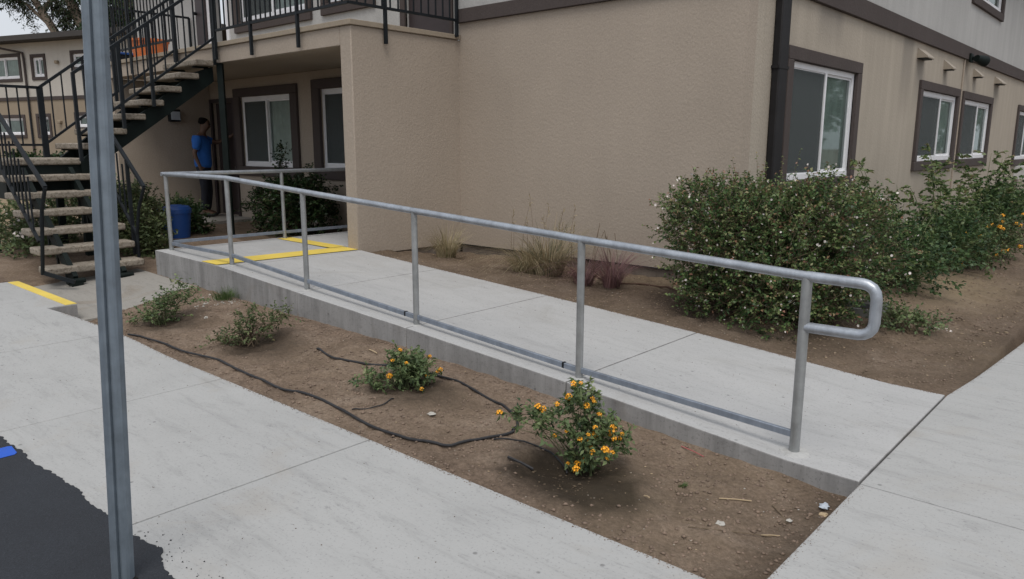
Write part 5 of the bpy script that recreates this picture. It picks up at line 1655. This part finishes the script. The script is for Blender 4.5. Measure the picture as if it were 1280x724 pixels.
for i_, (tx, ty, th) in enumerate(((7.5, 34, 8.0), (13.0, 30, 7.0), (18.0, 40, 9.0), (3.5, 42, 8.5))):
    e = empty('shade_tree', (tx, ty, 0), ['nearest broad shade tree past the end of the side wall', 'right hand shade tree of the row past the side wall',
                                            'tallest shade tree at the back of the row', 'left shade tree behind the others past the side wall'][i_], 'tree', 'shade trees outside the right edge of the view')
    mb = MB().tube([(tx, ty, -0.1), (tx + 0.1, ty, th * 0.3), (tx - 0.1, ty + 0.1, th * 0.6)], [0.24, 0.18, 0.10], 9)
    mb.build('trunk', 'bark', e, smooth=True)
    grow(e, (tx, ty, 0), [((tx, ty, th * 0.55), (2.6, 2.6, th * 0.33)), ((tx + 1.2, ty - 0.8, th * 0.7), (1.7, 1.7, 1.6)), ((tx - 1.3, ty + 0.4, th * 0.5), (1.8, 1.8, 1.7))],
         900, (0.34, 0.22), 'leaf_light', (0.4, 0.9), 7, 0, 0.2, shell=0.4, clip=False, fname='crown', stem_r=0.03)

# ------------------------------------------------------------------ hoses
def hose(name, pts, r, mat, label, lift=0.0):
    P = []
    for i in range(len(pts) - 1):
        p0 = pts[max(i - 1, 0)]; p1 = pts[i]; p2 = pts[i + 1]; p3 = pts[min(i + 2, len(pts) - 1)]
        for k in range(6):
            t = k / 6
            P.append(tuple(0.5 * ((2 * p1[j]) + (-p0[j] + p2[j]) * t + (2 * p0[j] - 5 * p1[j] + 4 * p2[j] - p3[j]) * t * t + (-p0[j] + 3 * p1[j] - 3 * p2[j] + p3[j]) * t ** 3) for j in (0, 1)))
    P.append(pts[-1])
    Q = [(x, y, surf(x, y) + r * 0.55 + lift + 0.004 * math.sin(i * 0.9)) for i, (x, y) in enumerate(P)]
    # relax height
    for _ in range(3):
        Q = [Q[0]] + [(Q[i][0], Q[i][1], max(Q[i][2], (Q[i - 1][2] + Q[i + 1][2]) / 2)) for i in range(1, len(Q) - 1)] + [Q[-1]]
    o = MB().tube(Q, r, 8).build(name, mat, smooth=True, origin=(pts[0][0], pts[0][1], surf(*pts[0])))
    return tag(o, label, 'hose', 'irrigation hoses lying on the dirt')


hose('irrigation_hose', [(-6.694, 2.50), (-6.455, 2.53), (-5.949, 2.555), (-5.36, 2.60), (-4.9, 2.58), (-4.469, 2.575), (-4.162, 2.611), (-3.677, 2.584), (-3.303, 2.565),
                         (-3.052, 2.597), (-2.888, 2.658), (-2.80, 2.79), (-2.732, 2.932), (-2.70, 3.05)], 0.0085, 'hose_black', 'long black irrigation hose curving along the sidewalk edge of the dirt bed')
hose('irrigation_hose', [(-4.874, 3.197), (-4.701, 3.173), (-4.527, 3.158), (-4.286, 3.238), (-4.056, 3.34), (-3.703, 3.404), (-3.39, 3.404), (-3.118, 3.347), (-2.914, 3.272), (-2.76, 3.15), (-2.72, 3.06)],
     0.0085, 'hose_black', 'black irrigation hose looping behind the low spreading lantana', -0.002)
hose('irrigation_hose', [(-3.667, 2.631), (-3.605, 2.706), (-3.588, 2.818), (-3.625, 2.925)], 0.004, 'hose_black', 'thin black drip tube running to the low spreading lantana')
hose('irrigation_hose', [(-2.72, 2.90), (-2.60, 2.95), (-2.445, 2.98), (-2.30, 2.97), (-2.2, 2.9)], 0.005, 'hose_black', 'thin black drip tube running to the tallest lantana')
hose('irrigation_hose', [(-4.795, 6.719), (-4.469, 6.557), (-4.203, 6.60), (-3.985, 6.66), (-3.7, 6.60), (-3.4, 6.5)], 0.008, 'hose_red', 'reddish brown hose on the soil between the grass clumps and the big bush')


# ------------------------------------------------------------------ litter and small bits
def stick(name, a, b, r, mat, label, cat):
    za, zb = surf(*a) + r * 1.2, surf(*b) + r * 1.2
    o = MB().tube([(a[0], a[1], za), ((a[0] + b[0]) / 2 + 0.004, (a[1] + b[1]) / 2, (za + zb) / 2 + 0.003), (b[0], b[1], zb)], r, 6).build(name, mat, smooth=True, origin=(a[0], a[1], za))
    return tag(o, label, cat)


stick('drinking_straw', (-1.93, 3.60), (-1.79, 3.60), 0.003, 'red_plastic', 'red plastic stick lying on soil at the foot of the ramp wall', 'straw')
stick('twig', (-1.50, 3.20), (-1.38, 3.30), 0.0035, 'straw_bits', 'longest pale twig on the bare soil near the ramp end', 'twig')
stick('twig', (-1.20, 3.00), (-1.14, 3.06), 0.003, 'straw_bits', 'short pale twig close to the cross sidewalk', 'twig')
stick('twig', (-1.75, 2.92), (-1.71, 2.90), 0.004, 'straw_bits', 'short tan twig just right of the tallest lantana', 'twig')
stick('twig', (-4.55, 3.45), (-4.42, 3.42), 0.005, 'straw_bits', 'pale twig near the ramp wall above the hose loop', 'twig')
stick('pipe_scrap', (-2.46, 2.73), (-2.33, 2.78), 0.008, 'hose_black', 'short black pipe scrap on dark damp soil below the tallest lantana', 'pipe')
stick('twig', (-1.30, 3.36), (-1.17, 3.22), 0.003, 'twig', 'thin dark bent twig between the white bits and the ramp end', 'twig')
stick('twig', (-1.45, 2.80), (-1.16, 3.02), 0.002, 'twig', 'very thin dark twig nearest the camera on the soil', 'twig')


def crumple(name, x, y, r, mat, label, cat, n=26, flat=0.45):
    bm = bmesh.new()
    bmesh.ops.create_icosphere(bm, subdivisions=2, radius=r)
    rr = random.Random(int(abs(x) * 1000))
    for v_ in bm.verts:
        v_.co *= rr.uniform(0.55, 1.25)
        v_.co.z *= flat
    me = bpy.data.meshes.new(name); bm.to_mesh(me); bm.free()
    me.materials.append(M[mat])
    o = bpy.data.objects.new(name, me); COL.objects.link(o)
    o.location = (x, y, surf(x, y) + r * flat * 0.5)
    return tag(o, label, cat)


crumple('plastic_scrap', -1.36, 2.93, 0.022, 'white_bits', 'torn translucent plastic scrap lying flat on the soil', 'litter', flat=0.2)
crumple('crumpled_wrapper', -1.10, 3.50, 0.028, 'lamp_glass', 'crumpled clear wrapper tucked in the corner by the ramp end', 'litter')
crumple('dry_leaf', -1.08, 3.42, 0.022, 'straw_bits', 'curled brown dry leaf beside the crumpled wrapper', 'leaf', flat=0.25)
crumple('paper_bit', -1.17, 3.24, 0.014, 'white_bits', 'small white bit of paper on the soil near the wrapper', 'litter')
crumple('paper_bit', -3.26, 2.92, 0.028, 'white_bits', 'crushed white paper between the two orange flowering plants', 'litter', flat=0.25)
crumple('paper_bit', -6.52, 3.12, 0.02, 'white_bits', 'white scrap just right of the shrub nearest the stair pad', 'litter', flat=0.5)

# ------------------------------------------------------------------ irrigation valve box
vb = empty('valve_box', (-2.12, 7.35, 0.03), 'open irrigation valve box with its grey lid slid aside behind the rail loop', 'valve box')
zb = surf(-2.1, 7.35) + 0.0
mb = MB()
for a, b in (((-2.32, 7.10), (-2.29, 7.60)), ((-1.99, 7.10), (-1.96, 7.60)), ((-2.289, 7.10), (-1.991, 7.13)), ((-2.289, 7.57), (-1.991, 7.60))):
    mb.box((a[0], a[1], zb - 0.1), (b[0], b[1], zb + 0.07))
mb.build('box_rim', 'valve_box_grey', vb)
MB().box((-2.288, 7.131, zb + 0.0), (-1.992, 7.569, zb + 0.03)).build('box_inside', 'black_hole', vb)  # solid black slab stands in for the shaded inside
MB().hexa([(-2.55, 6.98, zb + 0.02), (-2.25, 6.98, zb + 0.10), (-2.25, 7.42, zb + 0.10), (-2.55, 7.42, zb + 0.02),
           (-2.55, 6.98, zb + 0.045), (-2.25, 6.98, zb + 0.125), (-2.25, 7.42, zb + 0.125), (-2.55, 7.42, zb + 0.045)]).build('lid', 'valve_box_grey', vb, bevel=0.005)

# ------------------------------------------------------------------ person at the door
PO = Vector((-13.68, 6.72, 0.295))
pf = Vector((0.62, 0.78, 0)).normalized(); pr_ = Vector((pf.y, -pf.x, 0))
man = empty('person', tuple(PO), 'person in a blue t-shirt and dark jeans reaching toward the entry door', 'person')
PS = 1.83 / 1.80


def L(f, s, z):
    return pf * f * PS + pr_ * s * PS + Vector((0, 0, z * PS))


def skinned(name, chains, mat, sub=1, parent=man):
    """chains: list of lists of (key, (f,s,z), rx, ry); equal keys are one vertex"""
    idx, co, rd, ed = {}, [], [], []
    for ch in chains:
        prev = None
        for key, q, rx, ry in ch:
            if key not in idx:
                idx[key] = len(co); co.append(L(*q)); rd.append((rx * PS, ry * PS))
            if prev is not None:
                ed.append((prev, idx[key]))
            prev = idx[key]
    me = bpy.data.meshes.new(name)
    me.from_pydata(co, ed, [])
    o = bpy.data.objects.new(name, me); COL.objects.link(o)
    me.materials.append(M[mat])
    me.skin_vertices.new() if hasattr(me.skin_vertices, 'new') else None
    bpy.context.view_layer.objects.active = o
    sk = o.modifiers.new('skin', 'SKIN')
    sk.use_smooth_shade = True
    if not me.skin_vertices:
        with bpy.context.temp_override(object=o, active_object=o):
            bpy.ops.mesh.customdata_skin_add()
    for v_, r in zip(me.skin_vertices[0].data, rd):
        v_.radius = r; v_.use_root = False
    me.skin_vertices[0].data[0].use_root = True
    ss = o.modifiers.new('subd', 'SUBSURF'); ss.levels = sub; ss.render_levels = sub + 1 if sub < 2 else sub
    o.parent = parent
    return o


pel = ('pelvis', (0, 0, 0.96), 0.13, 0.10)
chest = ('chest', (0.0, 0, 1.32), 0.15, 0.105)
nk = ('nk', (0.02, 0, 1.50), 0.06, 0.06)
body = [[pel, ('waist', (0, 0, 1.12), 0.12, 0.09), chest, ('uc', (0.0, 0, 1.43), 0.10, 0.08), nk, ('nk2', (0.045, 0, 1.56), 0.052, 0.055),
         ('h1', (0.075, 0, 1.625), 0.072, 0.08), ('h2', (0.085, 0, 1.70), 0.080, 0.092), ('h3', (0.075, 0, 1.76), 0.06, 0.07)],
        [('h1', 0, 0, 0), ('nose', (0.175, 0, 1.63), 0.014, 0.014)]]
for s in (1, -1):
    body.append([pel, (f'hip{s}', (0, 0.09 * s, 0.90), 0.085, 0.085), (f'kn{s}', (0.02 if s > 0 else 0.05, 0.10 * s, 0.50), 0.058, 0.06),
                 (f'an{s}', (-0.02 if s > 0 else 0.0, 0.10 * s, 0.10), 0.04, 0.045), (f'to{s}', (0.15, 0.11 * s, 0.04), 0.035, 0.03)])
# right arm hangs with the hand by the pocket, left arm reaches forward
body.append([('uc', 0, 0, 0), ('shR', (-0.01, 0.18, 1.42), 0.055, 0.055), ('elR', (-0.09, 0.23, 1.14), 0.042, 0.042), ('wrR', (0.0, 0.24, 0.90), 0.028, 0.028), ('paR', (0.02, 0.235, 0.82), 0.038, 0.022)])
body.append([('uc', 0, 0, 0), ('shL', (0.02, -0.18, 1.42), 0.055, 0.055), ('elL', (0.22, -0.20, 1.34), 0.042, 0.042), ('wrL', (0.45, -0.14, 1.44), 0.028, 0.028), ('paL', (0.53, -0.12, 1.47), 0.036, 0.022)])
for k, (ds_, ln) in enumerate(((-0.024, 0.075), (-0.008, 0.085), (0.008, 0.08), (0.022, 0.06))):
    body.append([('paR', 0, 0, 0), (f'fR{k}', (0.03 + 0.0, 0.235 + ds_ * 0.4, 0.80), 0.009, 0.009), (f'gR{k}', (0.035 + ds_, 0.232, 0.82 - ln), 0.008, 0.008)])
    body.append([('paL', 0, 0, 0), (f'fL{k}', (0.56, -0.12 + ds_, 1.48), 0.009, 0.009), (f'gL{k}', (0.555 + ln, -0.115 + ds_ * 1.2, 1.475 - 0.01 * k), 0.008, 0.008)])
body.append([('paR', 0, 0, 0), ('tR', (0.06, 0.22, 0.80), 0.010, 0.010), ('tR2', (0.075, 0.215, 0.765), 0.009, 0.009)])
body.append([('paL', 0, 0, 0), ('tL', (0.54, -0.13, 1.52), 0.010, 0.010), ('tL2', (0.57, -0.125, 1.55), 0.009, 0.009)])
full = {}
for ch in body:
    for q in ch:
        if q[1] != 0:
            full[q[0]] = q
body = [[full[q[0]] for q in ch] for ch in body]
skinned('body', body, 'skin', 1)
shirt = [[('a', (0, 0, 0.84), 0.20, 0.165), ('b', (0, 0, 1.02), 0.185, 0.155), ('c', (0, 0, 1.22), 0.185, 0.155), ('d', (0, 0, 1.36), 0.175, 0.135), ('e', (0, 0, 1.45), 0.095, 0.085), ('f', (0.015, 0, 1.51), 0.065, 0.065)],
         [('d', 0, 0, 0), ('sR', (-0.015, 0.19, 1.41), 0.078, 0.078), ('tR', (-0.06, 0.225, 1.20), 0.088, 0.088)],
         [('d', 0, 0, 0), ('sL', (0.02, -0.19, 1.41), 0.078, 0.078), ('tL', (0.16, -0.20, 1.35), 0.07, 0.07)]]
sf = {q[0]: q for ch in shirt for q in ch if q[1] != 0}
skinned('t_shirt', [[sf[q[0]] for q in ch] for ch in shirt], 'shirt_blue', 1)
jeans = [[('p', (0, 0, 0.96), 0.15, 0.115), ('q', (0, 0, 0.88), 0.15, 0.115)]]
for s in (1, -1):
    jeans.append([('q', (0, 0, 0.88), 0.15, 0.115), (f'a{s}', (0, 0.092 * s, 0.82), 0.098, 0.098), (f'k{s}', (0.02 if s > 0 else 0.05, 0.10 * s, 0.50), 0.075, 0.075), (f'b{s}', (-0.02 if s > 0 else 0.0, 0.10 * s, 0.10), 0.062, 0.062)])
skinned('jeans', jeans, 'jeans', 1)
skinned('hair', [[('a', (0.03, 0, 1.64), 0.078, 0.078), ('b', (0.055, 0, 1.73), 0.098, 0.104), ('c', (0.07, 0, 1.79), 0.08, 0.08)]], 'hair', 1)
for s in (1, -1):
    skinned('shoe', [[('a', (-0.04, 0.10 * s, 0.045), 0.045, 0.045), ('b', (0.07, 0.105 * s, 0.04), 0.045, 0.038), ('c', (0.18, 0.11 * s, 0.032), 0.038, 0.028)]], 'shoe', 1)
    q = PO + L(0.155, 0.032 * s, 1.665)
    MB().tube([q, q + pf * 0.008], [0.011, 0.006], 8).build('eye', 'black_hole', man)
